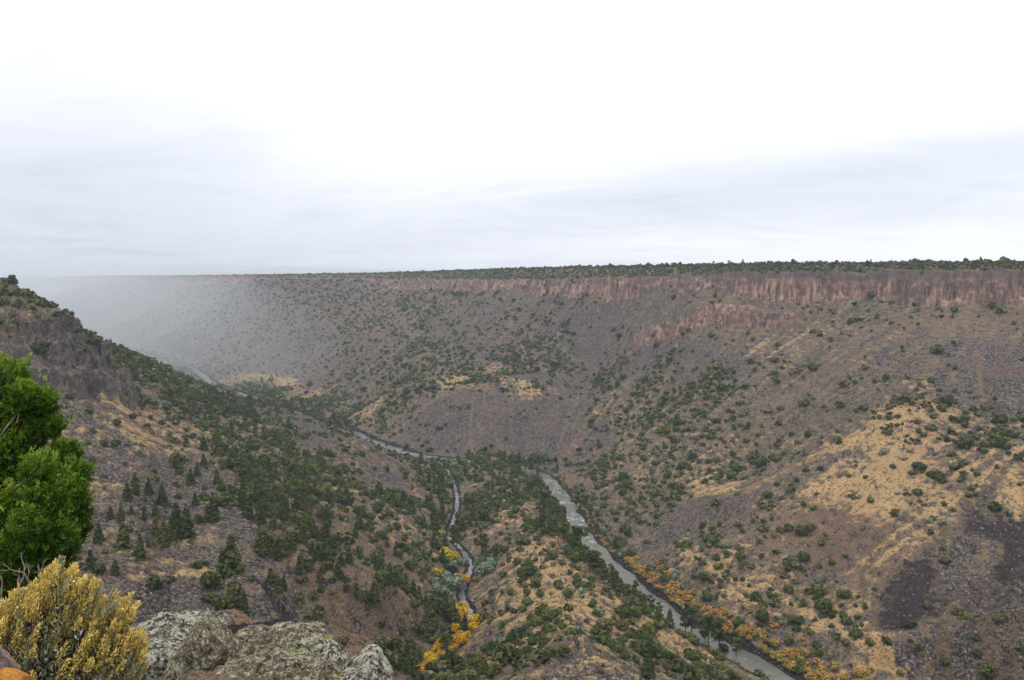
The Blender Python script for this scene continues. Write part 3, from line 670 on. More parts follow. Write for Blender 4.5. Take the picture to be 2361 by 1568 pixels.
def np_mesh(name, verts, faces, mats, k=4, smooth_=True, mat_idx=None):
    me = bpy.data.meshes.new(name)
    verts = np.ascontiguousarray(verts, dtype=np.float32).reshape(-1, 3)
    faces = np.ascontiguousarray(faces, dtype=np.int32).reshape(-1, k)
    me.vertices.add(len(verts)); me.vertices.foreach_set('co', verts.ravel())
    me.loops.add(faces.size); me.loops.foreach_set('vertex_index', faces.ravel())
    me.polygons.add(len(faces))
    me.polygons.foreach_set('loop_start', np.arange(0, faces.size, k, dtype=np.int32))
    try: me.polygons.foreach_set('loop_total', np.full(len(faces), k, dtype=np.int32))
    except Exception: pass
    for m in mats: me.materials.append(m)
    if mat_idx is not None: me.polygons.foreach_set('material_index', np.ascontiguousarray(mat_idx, dtype=np.int32))
    me.update(calc_edges=True)
    me.polygons.foreach_set('use_smooth', np.full(len(faces), smooth_))
    return me
def link(name, me, parent=None, loc=None, rz=0, label=None, cat=None, group=None, kind=None, scale=None):
    o = bpy.data.objects.new(name, me); C.objects.link(o)
    if parent is not None: o.parent = parent
    if loc is not None: o.location = loc
    if rz: o.rotation_euler = (0, 0, rz)
    if scale is not None: o.scale = scale if hasattr(scale, '__len__') else (scale,) * 3
    if label: o['label'] = label
    if cat: o['category'] = cat
    if group: o['group'] = group
    if kind: o['kind'] = kind
    return o

GM = ground_material()
# heights and visibility read back from the sheet itself, so that what grows stands on it
SLm = (CAMZ - HH) / rr
VISm = np.minimum.accumulate(np.where(rr < 12, 9.0, SLm), axis=1)
def mesh_query(x, y):
    x = np.atleast_1d(np.asarray(x, float)); y = np.atleast_1d(np.asarray(y, float))
    a = np.arctan2(x, y); l = 0.5 * np.log(x * x + y * y)
    f = np.clip((a + 0.70) / 1.40 * (NC - 1), 0, NC - 1.001); c = f.astype(int); w = f - c
    z0 = np.zeros(len(x)); z1 = np.zeros(len(x)); vis = np.zeros(len(x))
    o = np.argsort(c, kind='stable'); cs_ = c[o]; b = np.searchsorted(cs_, np.arange(NC + 1))
    for k in range(NC - 1):
        i = o[b[k]:b[k + 1]]
        if len(i) == 0: continue
        z0[i] = np.interp(l[i], RR[k], HH[k]); z1[i] = np.interp(l[i], RR[k + 1], HH[k + 1])
        r0 = np.clip(np.searchsorted(RR[k], l[i]) - 2, 0, NRR - 1); r1 = np.clip(np.searchsorted(RR[k + 1], l[i]) - 2, 0, NRR - 1)
        vis[i] = np.maximum(VISm[k][r0], VISm[k + 1][r1])
    return z0 * (1 - w) + z1 * w, vis
def cast_fine(u, v):
    a, s = ray(u, v)
    k = int(np.clip(round((a + 0.70) / 1.40 * (NC - 1)), 0, NC - 1))
    h = np.nonzero((SLm[k] <= s) & (rr[k] > 150))[0]
    if len(h) == 0: return None
    r = rr[k][h[0]]
    return (math.sin(a) * r, math.cos(a) * r, r)
# close the small hole under the viewpoint with the first ring fan
fan_c = np.array([[0, 0, float(HH[:, 0].mean())]], np.float32)
vv = np.vstack([co.reshape(-1, 3), fan_c])
me = np_mesh('ground', vv, faces[:, ::-1], [GM])
n = len(vv)
bank = np.maximum(smooth(dri, 17, 11), smooth(dre, 6, 3.5)) * 1.0
ca_ = me.color_attributes.new('zone', 'FLOAT_COLOR', 'POINT')
z = np.zeros((n, 4), np.float32); z[:-1] = ZZ[..., [0, 1, 2, 3]].reshape(-1, 4); z[-1] = z[0]
nearm = (rr < 30).reshape(-1)
z[:-1][nearm] = (.5, .4, 0, .1)
ca_.data.foreach_set('color', z.ravel())
cb_ = me.color_attributes.new('rock', 'FLOAT_COLOR', 'POINT')
z = np.zeros((n, 4), np.float32); z[:-1] = np.stack([clf, clfe, bank, stk * far_], -1).reshape(-1, 4)
cb_.data.foreach_set('color', z.ravel())
link('ground', me, kind='structure', label='rocky canyon land with grey talus, tan grass benches and basalt rims')
print('ground', round(time.time() - T0, 1))

# ------------------------------------------------------------------ water
def water_material(name, base, foam_amt, scale):
    m = MT(name, 0.16, 0.5)
    v = m.map((1, 1, 1))
    n1 = m.noise(.10 * scale, 4, .6, .4); n2 = m.noise(.55 * scale, 5, .7, .5); n3 = m.noise(2.2, 4, .7)
    foamz = m.attr('foam').outputs['Fac']
    f = m.math('MULTIPLY', m.step(m.math('ADD', n1, m.math('MULTIPLY', foamz, .36)), .66 - foam_amt, .84 - foam_amt), m.step(n2, .50, .60))
    f = m.math('MULTIPLY', f, m.step(n3, .38, .55))
    c = m.mix(m.step(n1, .3, .7), base, tuple(b * .72 for b in base))
    c = m.mix(f, c, (.82, .83, .82))
    rg = m.math('MULTIPLY_ADD', f, .6, .18)
    m.set(m.b.inputs['Roughness'], rg)
    nb = m.bump(m.math('ADD', m.math('MULTIPLY', n2, .6), m.math('MULTIPLY', n3, .25)), .55, .5)
    return m.out(c, nb)
def ribbon(name, S, w, mat, foam, label, dz=0.12):
    S = np.array(S); d = np.gradient(S[:, :2], axis=0); d /= np.linalg.norm(d, axis=1)[:, None]
    nrm = np.stack([-d[:, 1], d[:, 0]], 1)
    K = 9; V = []; FO = []
    for i in range(len(S)):
        for k in range(K):
            s = (k / (K - 1) * 2 - 1) * w
            x, y = S[i, :2] + nrm[i] * s
            V.append((x, y, S[i, 2] + dz)); FO.append(foam(i, S[i]))
    F = [(i * K + k, i * K + k + 1, (i + 1) * K + k + 1, (i + 1) * K + k) for i in range(len(S) - 1) for k in range(K - 1)]
    V = np.array(V)
    V[:, 2] += 0.12 * fbm(V[:, 0], V[:, 1], 5, 2, 9)
    me = np_mesh(name, V, np.array(F), [mat])
    a = me.attributes.new('foam', 'FLOAT', 'POINT'); a.data.foreach_set('value', np.array(FO, np.float32))
    return link(name, me, kind='structure', label=label)
rap = [ptz(*p) for p in ((1262,1112,2),(1275,1130,2),(1300,1160,2),(1312,1195,2),(1330,1215,2),(1345,1240,3),(1000,1056,0),(960,1050,0),(925,1040,0),(1500,1385,3),(1180,1075,1),(1550,1420,3.5),(1660,1485,4))]
def foam_rio(i, p):
    f = 0
    for k, q in enumerate(rap):
        d = math.hypot(p[0] - q[0], p[1] - q[1])
        f = max(f, math.exp(-(d / (30 if k < 6 else 40)) ** 2) * (.75 if k < 9 else .35))
    return f
ribbon('river', RIO_S, 15, water_material('river_water', (.13, .13, .105), .0, 1.0), foam_rio, 'grey green river with white rapids on the canyon floor')
ribbon('stream', RED_S, 4.6, water_material('stream_water', (.10, .105, .105), .06, 2.6), lambda i, p: .40 + .45 * math.sin(i * .55), 'narrow foaming stream winding down to the river')

# ------------------------------------------------------------------ the air: thin rain haze that fades the far gorge
def haze():
    bm = bmesh.new()
    bmesh.ops.create_cube(bm, size=1.0)
    me = bpy.data.meshes.new('haze')
    zb, zt = float(HH.min()) - 1.0, 300.0
    for v in bm.verts:
        v.co = (v.co.x * 64000, v.co.y * 64000, zb if v.co.z < 0 else zt)
    bm.to_mesh(me); bm.free()
    mt = bpy.data.materials.new('haze'); mt.use_nodes = True
    nt = mt.node_tree; nt.nodes.clear()
    o = nt.nodes.new('ShaderNodeOutputMaterial'); p = nt.nodes.new('ShaderNodeVolumePrincipled')
    p.inputs['Color'].default_value = (.70, .83, 1.0, 1)
    p.inputs['Density'].default_value = HAZE_D
    p.inputs['Anisotropy'].default_value = 0.1
    nt.links.new(p.outputs[0], o.inputs['Volume'])
    me.materials.append(mt)
    link('haze', me, kind='stuff', label='pale rain haze filling the air over the canyon')
HAZE_D = 0.00008
def shower():
    bm = bmesh.new()
    bmesh.ops.create_icosphere(bm, subdivisions=4, radius=1.0)
    me = bpy.data.meshes.new('rain_mist')
    for v in bm.verts:
        x, y, z = v.co
        v.co = (-2500 + x * 3600, 4900 + y * 3950, 30 + z * 290)
    bm.to_mesh(me); bm.free()
    mt = bpy.data.materials.new('rain_mist'); mt.use_nodes = True
    nt = mt.node_tree; nt.nodes.clear()
    o = nt.nodes.new('ShaderNodeOutputMaterial'); p = nt.nodes.new('ShaderNodeVolumePrincipled')
    p.inputs['Color'].default_value = (.91, .955, 1.0, 1)
    p.inputs['Density'].default_value = 0.00068
    nt.links.new(p.outputs[0], o.inputs['Volume'])
    me.materials.append(mt)
    link('rain_mist', me, kind='stuff', label='pale veil of rain mist filling the far left of the gorge')

# ------------------------------------------------------------------ vegetation
rng = np.random.default_rng(11)
def leaf_mat(name, stops, var=.35, rough=.75):
    m = MT(name, rough, .15)
    oi = m.node('ShaderNodeObjectInfo')
    t = m.math('FRACT', m.math('ADD', oi.outputs['Random'], m.attr('tint').outputs['Fac']))
    c = m.ramp(t, stops)
    n = m.noise(1.3, 3, .7)
    c = m.mix(1.0, c, m.ramp(n, [(.25, (1 - var,) * 3), (.5, (1, 1, 1)), (.75, (1 + var, 1 + var * 1.05, 1 + var * .7))]), 'MULTIPLY')
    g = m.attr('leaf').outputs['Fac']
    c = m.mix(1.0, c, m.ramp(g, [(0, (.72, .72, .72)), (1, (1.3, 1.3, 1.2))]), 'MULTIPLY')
    return m.out(c)
M_jun = leaf_mat('juniper_leaf', [(0, (.040, .056, .017)), (.22, (.062, .082, .020)), (.4, (.082, .102, .024)), (.55, (.052, .070, .028)), (.7, (.100, .120, .030)), (.8, (.080, .083, .028)), (.9, (.125, .125, .075)), (.96, (.14, .115, .065)), (1, (.125, .135, .035))])
M_pon = leaf_mat('pine_needle', [(0, (.048, .066, .016)), (.5, (.070, .092, .024)), (.85, (.090, .112, .026)), (1, (.10, .105, .025))])
M_fir = leaf_mat('fir_needle', [(0, (.038, .052, .018)), (.6, (.058, .074, .024)), (1, (.08, .09, .025))])
M_yel = leaf_mat('yellow_leaf', [(0, (.62, .36, .015)), (.6, (.66, .42, .02)), (1, (.60, .32, .015))], .2)
M_ygr = leaf_mat('yellow_green_leaf', [(0, (.28, .27, .03)), (1, (.42, .33, .03))], .3)
M_gry = leaf_mat('grey_green_leaf', [(0, (.17, .215, .165)), (.5, (.20, .24, .18)), (1, (.15, .20, .14))])
M_ora = leaf_mat('orange_leaf', [(0, (.38, .18, .055)), (.4, (.44, .25, .085)), (.65, (.34, .24, .05)), (1, (.22, .19, .05))], .3)
M_dead = leaf_mat('dead_needle', [(0, (.18, .085, .055)), (1, (.15, .11, .09))], .3)
M_brk = MT('bark', .95, .1).out((.13, .075, .05))
M_brg = MT('grey_bark', .95, .1).out((.14, .115, .10))
M_tuf = leaf_mat('tuft_leaf', [(0, (.085, .095, .05)), (.4, (.12, .125, .065)), (.65, (.19, .165, .06)), (.8, (.14, .135, .11)), (.95, (.11, .105, .09)), (1, (.32, .16, .03))], .3)

def quads(cen, nrm, size, r):
    """small leaf clump faces: one quad round each centre, facing roughly along nrm"""
    n = len(cen)
    nrm = nrm + r.normal(0, .75, (n, 3)); nrm /= np.linalg.norm(nrm, axis=1)[:, None]
    t = np.cross(nrm, r.normal(0, 1, (n, 3))); t /= np.linalg.norm(t, axis=1)[:, None]
    b = np.cross(nrm, t)
    s = (size * r.uniform(.6, 1.35, n))[:, None]
    a = r.uniform(.55, 1.0, n)[:, None]
    t = t * s; b = b * s * a
    q = np.stack([cen - t * .9 - b * .5, cen + t * .3 - b, cen + t - b * .1 + nrm * s * .2, cen - t * .1 + b], 1)
    return q.reshape(-1, 3)
def lobes_crown(nl, nq, rx, rz, z0, size, r, lumpy=.5, top=1.0):
    """leaf faces over several lobes filling an uneven rounded crown"""
    th = r.uniform(0, 2 * np.pi, nl); ph = np.arccos(r.uniform(-.35, 1, nl))
    rad = lumpy * r.uniform(.7, 1.1, nl)
    lc = np.stack([np.cos(th) * np.sin(ph) * rad, np.sin(th) * np.sin(ph) * rad, np.cos(ph) * rad], 1)
    lr = r.uniform(.38, .62, nl)
    w = lr ** 2; k = r.choice(nl, nq, p=w / w.sum())
    d = r.normal(0, 1, (nq, 3)); d /= np.linalg.norm(d, axis=1)[:, None]
    p = lc[k] + d * (lr[k] * r.uniform(.75, 1.05, nq))[:, None]
    inside = np.zeros(nq, bool)
    for i in range(nl): inside |= (np.linalg.norm(p - lc[i], axis=1) < lr[i] * .68)
    p, d = p[~inside], d[~inside]
    p = p * [rx, rx, rz]; p[:, 2] += z0
    keep = p[:, 2] > .02; p, d = p[keep], d[keep]
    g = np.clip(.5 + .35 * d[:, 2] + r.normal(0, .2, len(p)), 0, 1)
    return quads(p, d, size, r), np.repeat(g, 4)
def tube(path, rads, k=6):
    V = []; F = []
    path = np.array(path, float)
    for i, p in enumerate(path):
        d = path[min(i + 1, len(path) - 1)] - path[max(i - 1, 0)]; d /= np.linalg.norm(d) + 1e-9
        a = np.cross(d, [0.3, 1, .1]); a /= np.linalg.norm(a) + 1e-9; b = np.cross(d, a)
        for j in range(k):
            t = 2 * np.pi * j / k
            V.append(p + rads[i] * (np.cos(t) * a + np.sin(t) * b))
    for i in range(len(path) - 1):
        for j in range(k):
            F.append((i * k + j, i * k + (j + 1) % k, (i + 1) * k + (j + 1) % k, (i + 1) * k + j))
    return np.array(V), F
def shrub_var(nq, size, r, tall=1.0):
    return lobes_crown(r.integers(6, 10), nq, 1.0, .95 * tall, .70 * tall, size, r, .55)
def conifer_var(nq, size, r, wid=.17):
    """unit height conical crown of drooping branch clumps"""
    z = 1 - np.sqrt(r.uniform(0, 1, nq)) * .93
    tier = np.round(z * 15) / 15; z = tier + r.normal(0, .012, nq)
    phase = _h((tier * 15).astype(np.int64), np.zeros(nq, np.int64), 5) / 4294967295. * 6
    th = r.uniform(0, 2 * np.pi, nq)
    lump = 1 + .28 * np.sin(th * 3 + phase) + .15 * np.sin(th * 5 + phase * 2)
    rad = wid * (1.03 - z) ** .85 * lump * r.uniform(.45, 1.02, nq)
    p = np.stack([np.cos(th) * rad, np.sin(th) * rad, z - rad * .35], 1)
    d = np.stack([np.cos(th), np.sin(th), np.full(nq, .5)], 1)
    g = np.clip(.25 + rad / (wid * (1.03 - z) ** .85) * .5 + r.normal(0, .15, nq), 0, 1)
    return quads(p, d, size, r), np.repeat(g, 4)
def pond_var(nq, size, r):
    """unit height ponderosa: clumps on limbs in the upper two thirds, ragged and open"""
    nl = r.integers(12, 17)
    zc = np.sort(r.uniform(.34, .95, nl)); th = r.uniform(0, 6.28, nl)
    env = .19 * np.sqrt(np.clip(1.0 - ((zc - .58) / .46) ** 2, .08, 1))
    lc = np.stack([np.cos(th) * env * r.uniform(.3, .9, nl), np.sin(th) * env * r.uniform(.3, .9, nl), zc], 1)
    lr = r.uniform(.055, .095, nl)
    k = r.choice(nl, nq, p=lr ** 2 / (lr ** 2).sum())
    d = r.normal(0, 1, (nq, 3)); d /= np.linalg.norm(d, axis=1)[:, None]
    p = lc[k] + d * (lr[k] * r.uniform(.5, 1.05, nq))[:, None] * [1, 1, .7]
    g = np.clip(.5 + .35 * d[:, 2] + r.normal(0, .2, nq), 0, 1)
    return quads(p, d, size, r), np.repeat(g, 4), lc
def leaf_mesh(name, V, g, mat):
    me = np_mesh(name, V, np.arange(len(V)).reshape(-1, 4), [mat], smooth_=False)
    a = me.attributes.new('leaf', 'FLOAT', 'POINT'); a.data.foreach_set('value', g.astype(np.float32))
    return me
def trunk_mesh(name, h, r0, r1, mat, limbs=(), lean=0.0):
    V, F = tube([(0, 0, -.6), (lean * .2, 0, h * .3), (lean * .5, lean * .1, h * .65), (lean, 0, h)], [r0, r0 * .85, (r0 + r1) / 2, r1], 6)
    for (tip, z) in limbs:
        v, f = tube([(0, 0, z), (tip[0] * .55, tip[1] * .55, z + (tip[2] - z) * .35), tip], [r0 * .35, r0 * .22, r0 * .1], 4)
        F += [tuple(i + len(V) for i in q) for q in f]; V = np.vstack([V, v])
    return np_mesh(name, V, np.array(F), [mat])

# meshes of each kind, shared by the copies
NV = 6
JUN = []; 
for i in range(NV):
    V, g = shrub_var(420, .26, rng, rng.uniform(.85, 1.15)); JUN.append((V, g))
JUNL = [shrub_var(95, .40, rng, rng.uniform(.85, 1.1)) for _ in range(6)]
JUNF = [shrub_var(34, .62, rng, rng.uniform(.8, 1.1)) for _ in range(6)]
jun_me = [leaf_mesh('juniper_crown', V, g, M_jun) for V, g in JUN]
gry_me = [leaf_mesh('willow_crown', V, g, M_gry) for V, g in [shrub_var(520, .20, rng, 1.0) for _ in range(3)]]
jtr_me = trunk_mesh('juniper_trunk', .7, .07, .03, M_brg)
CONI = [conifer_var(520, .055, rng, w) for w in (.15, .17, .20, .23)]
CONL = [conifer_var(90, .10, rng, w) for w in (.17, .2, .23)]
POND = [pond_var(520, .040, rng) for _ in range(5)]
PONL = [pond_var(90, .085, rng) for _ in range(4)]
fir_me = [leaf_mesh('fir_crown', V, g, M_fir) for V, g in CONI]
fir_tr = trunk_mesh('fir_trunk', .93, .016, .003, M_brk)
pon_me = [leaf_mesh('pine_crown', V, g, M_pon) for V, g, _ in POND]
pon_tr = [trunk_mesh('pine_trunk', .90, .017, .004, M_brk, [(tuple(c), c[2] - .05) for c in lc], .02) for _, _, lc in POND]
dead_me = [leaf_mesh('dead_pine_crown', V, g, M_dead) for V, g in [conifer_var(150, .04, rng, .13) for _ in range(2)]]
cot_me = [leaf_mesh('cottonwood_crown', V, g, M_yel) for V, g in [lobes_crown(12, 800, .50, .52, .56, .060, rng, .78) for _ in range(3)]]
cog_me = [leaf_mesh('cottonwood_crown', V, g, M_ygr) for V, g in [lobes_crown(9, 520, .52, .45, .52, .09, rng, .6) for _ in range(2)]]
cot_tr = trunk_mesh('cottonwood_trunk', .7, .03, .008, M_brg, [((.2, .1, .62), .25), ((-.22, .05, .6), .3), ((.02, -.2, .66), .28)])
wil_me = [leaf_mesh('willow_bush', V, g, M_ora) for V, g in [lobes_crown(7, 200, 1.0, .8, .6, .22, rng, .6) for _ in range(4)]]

def ground_at(x, y):
    return mesh_query(x, y)[0]

# places named in the labels (photograph pixel, words)
PLACES = [((110, 690), 'on the cap of the left rock spur'), ((140, 860), 'clinging to the left grey cliff'), ((320, 860), 'on the slope behind the left spur'), ((420, 920), 'in the dark woodland below the left spur'),
 ((280, 1010), 'on the tan and grey slope under the left cliff'), ((340, 1230), 'on the grey talus bowl at lower left'), ((530, 1330), 'at the edge of the mossy patch in the talus bowl'), ((620, 1090), 'in the mixed woodland left of the stream'),
 ((620, 1210), 'at the upper edge of the grey talus bowl'), ((760, 1210), 'on the wooded slope above the stream'), ((760, 1350), 'on the lower wooded slope above the stream'), ((720, 1020), 'near the small rocky mounds'),
 ((850, 1120), 'along the ridge left of the stream'), ((950, 1250), 'on the stream slope above its upper bend'), ((800, 1450), 'on the red soil slope behind the lichen boulders'), ((920, 1450), 'on the reddish slope left of the stream'),
 ((990, 1370), 'on the left bank of the stream at its bend'), ((990, 1450), 'beside the stream among the yellow cottonwoods'), ((950, 1540), 'where the stream leaves the picture at the bottom'), ((1010, 1160), 'beside the top of the visible stream'),
 ((1100, 1090), 'near the meeting of the two rivers'), ((1200, 1080), 'on the tip of the tongue between the rivers'), ((1090, 1190), 'right of the upper stream'), ((1120, 1310), 'on the right bank of the stream'), ((1200, 1200), 'on the narrow tan crest between the rivers'),
 ((1280, 1200), 'on the left bank of the river rapids'), ((1230, 1290), 'on the tan bench between the rivers'), ((1370, 1300), 'on the left bank of the river at its middle reach'), ((1150, 1400), 'on the rocky flank right of the stream'), ((1320, 1380), 'on the middle of the tan bench'),
 ((1440, 1370), 'on the left bank of the river below the bench'), ((1420, 1440), 'on the open lower tan bench'), ((1530, 1440), 'on the left bank of the lower river'), ((1200, 1480), 'in the green belt above the sandy patch'), ((1080, 1540), 'around the sandy patch at the bottom'),
 ((1330, 1500), 'on the grey rocky knoll at the bottom'), ((1450, 1490), 'in the green belt right of the rocky knoll'), ((1600, 1530), 'on the tan slope at the bottom beside the river'), ((1620, 1480), 'standing by the river water at the bottom'),
 ((1360, 1150), 'on the right bank opposite the rapids'), ((1450, 1160), 'on the red slope right of the rapids'), ((1480, 1060), 'on the tan hollow above the rapids'), ((1600, 1100), 'around the tan clearing right of the river'), ((1650, 1180), 'on the dark talus strip right of the river'),
 ((1530, 1260), 'on the grey slope right of the river'), ((1650, 1290), 'along the terrace right of the river'), ((1780, 1370), 'on the sandy terrace strip'), ((1600, 1390), 'on the stony slope just right of the river'), ((1750, 1470), 'below the sandy terrace near the river'),
 ((1930, 1440), 'along the pale trail on the terrace'), ((1950, 1540), 'on the stony ground at the bottom right'), ((2080, 1530), 'at the lower end of the pale trail'), ((2230, 1520), 'in the bottom right corner of the canyon'), ((1800, 1130), 'on the gully left of the tan ridge'),
 ((1850, 1210), 'on the red brown knoll face'), ((1960, 1260), 'on the right half of the red brown knoll'), ((1900, 1320), 'at the foot of the red brown knoll'), ((2030, 1115), 'on the bright tan ridge'), ((2080, 970), 'around the top of the tan ridge'), ((2250, 990), 'in the thicket right of the tan ridge top'),
 ((2200, 1110), 'on the tan slope right of the bright ridge'), ((2300, 1150), 'above the dark lava patch'), ((2100, 1200), 'on the tan slope over the lava patches'), ((2060, 1300), 'left of the dark lava patches'), ((2180, 1320), 'between the two dark lava patches'), ((2280, 1400), 'on the dark stony slope at far right'),
 ((1950, 1390), 'on the stony slope above the trail'), ((1850, 1000), 'on the grey red slope above the gully'), ((1700, 1010), 'at the left foot of the long right slope'), ((1600, 920), 'in the scrub belt across the middle slope'), ((1450, 950), 'right of the big grey talus hill'),
 ((1400, 870), 'behind the big grey talus hill'), ((1200, 950), 'on the big grey talus hill'), ((1100, 860), 'on the bench over the talus hill'), ((900, 940), 'left of the big grey talus hill'), ((800, 950), 'on the far bank of the river'), ((650, 920), 'in the river woodland at middle left'),
 ((1900, 750), 'on the slope under the right rim cliff'), ((1300, 740), 'on the slope under the far rim'), ((2150, 850), 'on the bare grey slope at right'), ((2000, 600), 'on the right canyon rim'), ((1300, 615), 'on the far canyon rim')]
PLX = np.array([p[0] for p in PLACES], float)
def project(x, y, z):
    f = y * CP - (z - CAMZ) * SP; up = y * SP + (z - CAMZ) * CP
    return 1180.5 + x / f * FPX, 784 - up / f * FPX
def place_name(x, y, z):
    u, v = project(x, y, z)
    return PLACES[int(np.argmin((PLX[:, 0] - u) ** 2 + ((PLX[:, 1] - v) * 1.6) ** 2))][1]

roots = {}
made = {'n': 0}
def add_tree(kind, x, y, z, h, rz, crown, trunk, label, cat, group, wide=1.0):
    """a tree: an empty at its foot with a trunk and a crown"""
    o = bpy.data.objects.new(kind, None); C.objects.link(o)
    o.empty_display_size = .5
    o.location = (x, y, z); o.rotation_euler = (0, 0, rz); o.scale = (h * wide, h * wide, h)
    o['label'] = label; o['category'] = cat; o['group'] = group
    t = bpy.data.objects.new('trunk', trunk); C.objects.link(t); t.parent = o
    c = bpy.data.objects.new('crown', crown); C.objects.link(c); c.parent = o
    made['n'] += 1
    return o

# ---- trees placed one by one where the photograph shows them: u, v of the foot, height in photograph pixels
FIRS = [(312,1139,52),(343,1143,42),(294,1156,46),(374,1161,46),(359,1196,44),(255,1196,33),(279,1200,35),(303,1187,24),(333,1198,31),(407,1225,66),(431,1240,72),(396,1245,58),(358,1238,46),(378,1258,62),(228,1251,48),(285,1268,64),(324,1289,60),
 (342,1262,24),(491,1198,57),(533,1331,100),(513,1333,66),(522,1329,60),(266,1328,40),(210,1315,48),(508,1412,36),(563,1412,50),(550,1408,34),(413,1095,34),(574,1198,55),(599,1207,58),(599,1275,60),(612,1270,52),(640,1290,50),(455,1100,34),(440,1120,40),(470,1075,30),(500,1120,38),
 (478,1198,36),(450,1165,30),(530,1150,34),(560,1135,36),(590,1160,40),(620,1150,36),(655,1180,40),(630,1220,44),(700,1250,44),(665,1270,46),(720,1290,44),(690,1330,46),(760,1300,40),(640,1370,48),(625,1350,40),(655,1362,36),(780,1330,44),(805,1300,40),(750,1230,36),(820,1240,34),
 (993,1174,38),(1000,1205,42),(1019,1198,38),(1019,1150,52),(971,1075,34),(985,1170,30),(1045,1438,60),(1072,1461,48),(958,1529,44),(965,1529,38),(978,1472,57),(925,1545,52),(940,1552,44),(905,1548,46),(885,1530,50),(1490,1566,66),(1500,1562,48),(875,1520,40),(1000,1225,34)]
PONDS = [(1332,1286,76),(1359,1320,58),(1378,1329,58),(1404,1353,54),(1268,1210,50),(1255,1186,54),(1287,1257,54),(1299,1253,48),(1325,1262,42),(1387,1341,48),(1445,1389,44),(1461,1384,48),(1418,1358,40),(1521,1425,38),(1516,1440,40),(1594,1474,84),(1580,1465,60),(1633,1491,76),(1625,1480,60),
 (1658,1508,88),(1697,1521,52),(1053,1276,68),(1110,1286,55),(1120,1277,48),(997,1438,66),(1010,1436,60),(1028,1502,66),(1001,1472,48),(1080,1174,38),(1091,1171,36),(1057,1222,40),(1190,1075,24),(1125,1070,24),(1241,1100,24),(1225,1092,26),(1160,1072,22),(1175,1082,22),
 (1210,1085,24),(1246,1140,34),(1238,1120,28),(1262,1160,38),(1275,1228,44),(1312,1275,46),(1345,1302,46),(1366,1318,50),(1430,1375,40),(1476,1398,40),(1490,1405,34),(820,1385,40),(845,1400,38),(870,1380,36),(800,1370,36),(960,1100,30),(1018,1110,28),(1225,1130,30),(1290,1240,40),(1393,1350,38),(1005,1095,26),(1032,1240,34)]
COTS = [(1045,1503,20),(985,1543,24),(1076,1474,18),(970,1550,20),(1018,1518,20),(1004,1508,18),(1069,1350,27),(1060,1425,38),(1066,1440,30),(1097,1442,30),(1091,1456,22),(1048,1458,22),(1058,1492,34),(1062,1480,26),(1013,1500,28),(1031,1490,22),(993,1532,30)]
COTG = [(1035,1300,36),(1028,1285,28),(1012,1330,24),(1050,1290,24),(1018,1240,20),(1022,1480,22)]
GREY = [(1049,1318,26),(1049,1356,34),(1033,1343,28),(1008,1356,26),(1019,1377,28),(1033,1381,26),(1115,1329,32),(1106,1318,28),(1133,1309,26),(1117,1293,24),(1069,1304,22),(1000,1370,22),(1125,1320,26),(1510,1430,22),(1390,1232,20),(1560,1335,22)]
DEAD = [(655,1230,34),(545,1110,24),(665,1320,36),(880,1330,30),(940,1340,24),(820,1340,26),(1117,1300,34),(500,1185,26)]
def foot(u, v):
    c = cast_fine(u, v)
    if c is None: return None
    x, y, r = c
    return x, y, float(ground_at(x, y)[0]), r
explicit = []
for L_, kind, cat, group in ((FIRS, 'fir_tree', 'conifer', 'fir trees on the talus and slopes'), (PONDS, 'ponderosa_pine', 'pine tree', 'tall pines along the rivers'), (COTS, 'cottonwood_tree', 'yellow tree', 'autumn yellow cottonwoods along the stream'),
                             (COTG, 'cottonwood_tree', 'green tree', 'yellow green cottonwoods along the stream'), (GREY, 'willow_tree', 'willow', 'grey green willows at the water'), (DEAD, 'dead_pine', 'dead tree', 'dead conifers among the green ones')):
    for k, (u, v, hp) in enumerate(L_):
        f = foot(u, v)
        if f is None: continue
        x, y, z, r = f
        h = hp * y / FPX / 0.97 * (.85 if kind == 'cottonwood_tree' else 1)
        explicit.append((x, y, h * .3))
        sz = 'tall' if h > 15 else ('small' if h < 9 else 'mid-sized')
        pl = place_name(x, y, z)
        rz = rng.uniform(0, 6.28)
        if kind == 'fir_tree': add_tree(kind, x, y, z, h, rz, fir_me[k % 4], fir_tr, f'{sz} dark conical fir {pl}', cat, group, 1.35)
        elif kind == 'ponderosa_pine': add_tree(kind, x, y, z, h, rz, pon_me[k % 5], pon_tr[k % 5], f'{sz} pine with bare trunk {pl}', cat, group, 1.25)
        elif kind == 'cottonwood_tree': 
            add_tree(kind, x, y, z, h, rz, (cot_me[k % 3] if L_ is COTS else cog_me[k % 2]), cot_tr, f'{"bright golden" if L_ is COTS else "yellow green"} {sz} cottonwood {pl}', cat, group, 1.15)
        elif kind == 'willow_tree': add_tree(kind, x, y, z, h * .58, rz, gry_me[k % 3], jtr_me, f'rounded grey green willow {pl}', cat, group, .95)
        else: add_tree(kind, x, y, z, h, rz, dead_me[k % 2], fir_tr, f'reddish grey dead conifer {pl}', cat, group, 1.1)
print('explicit trees', made['n'], round(time.time() - T0, 1))

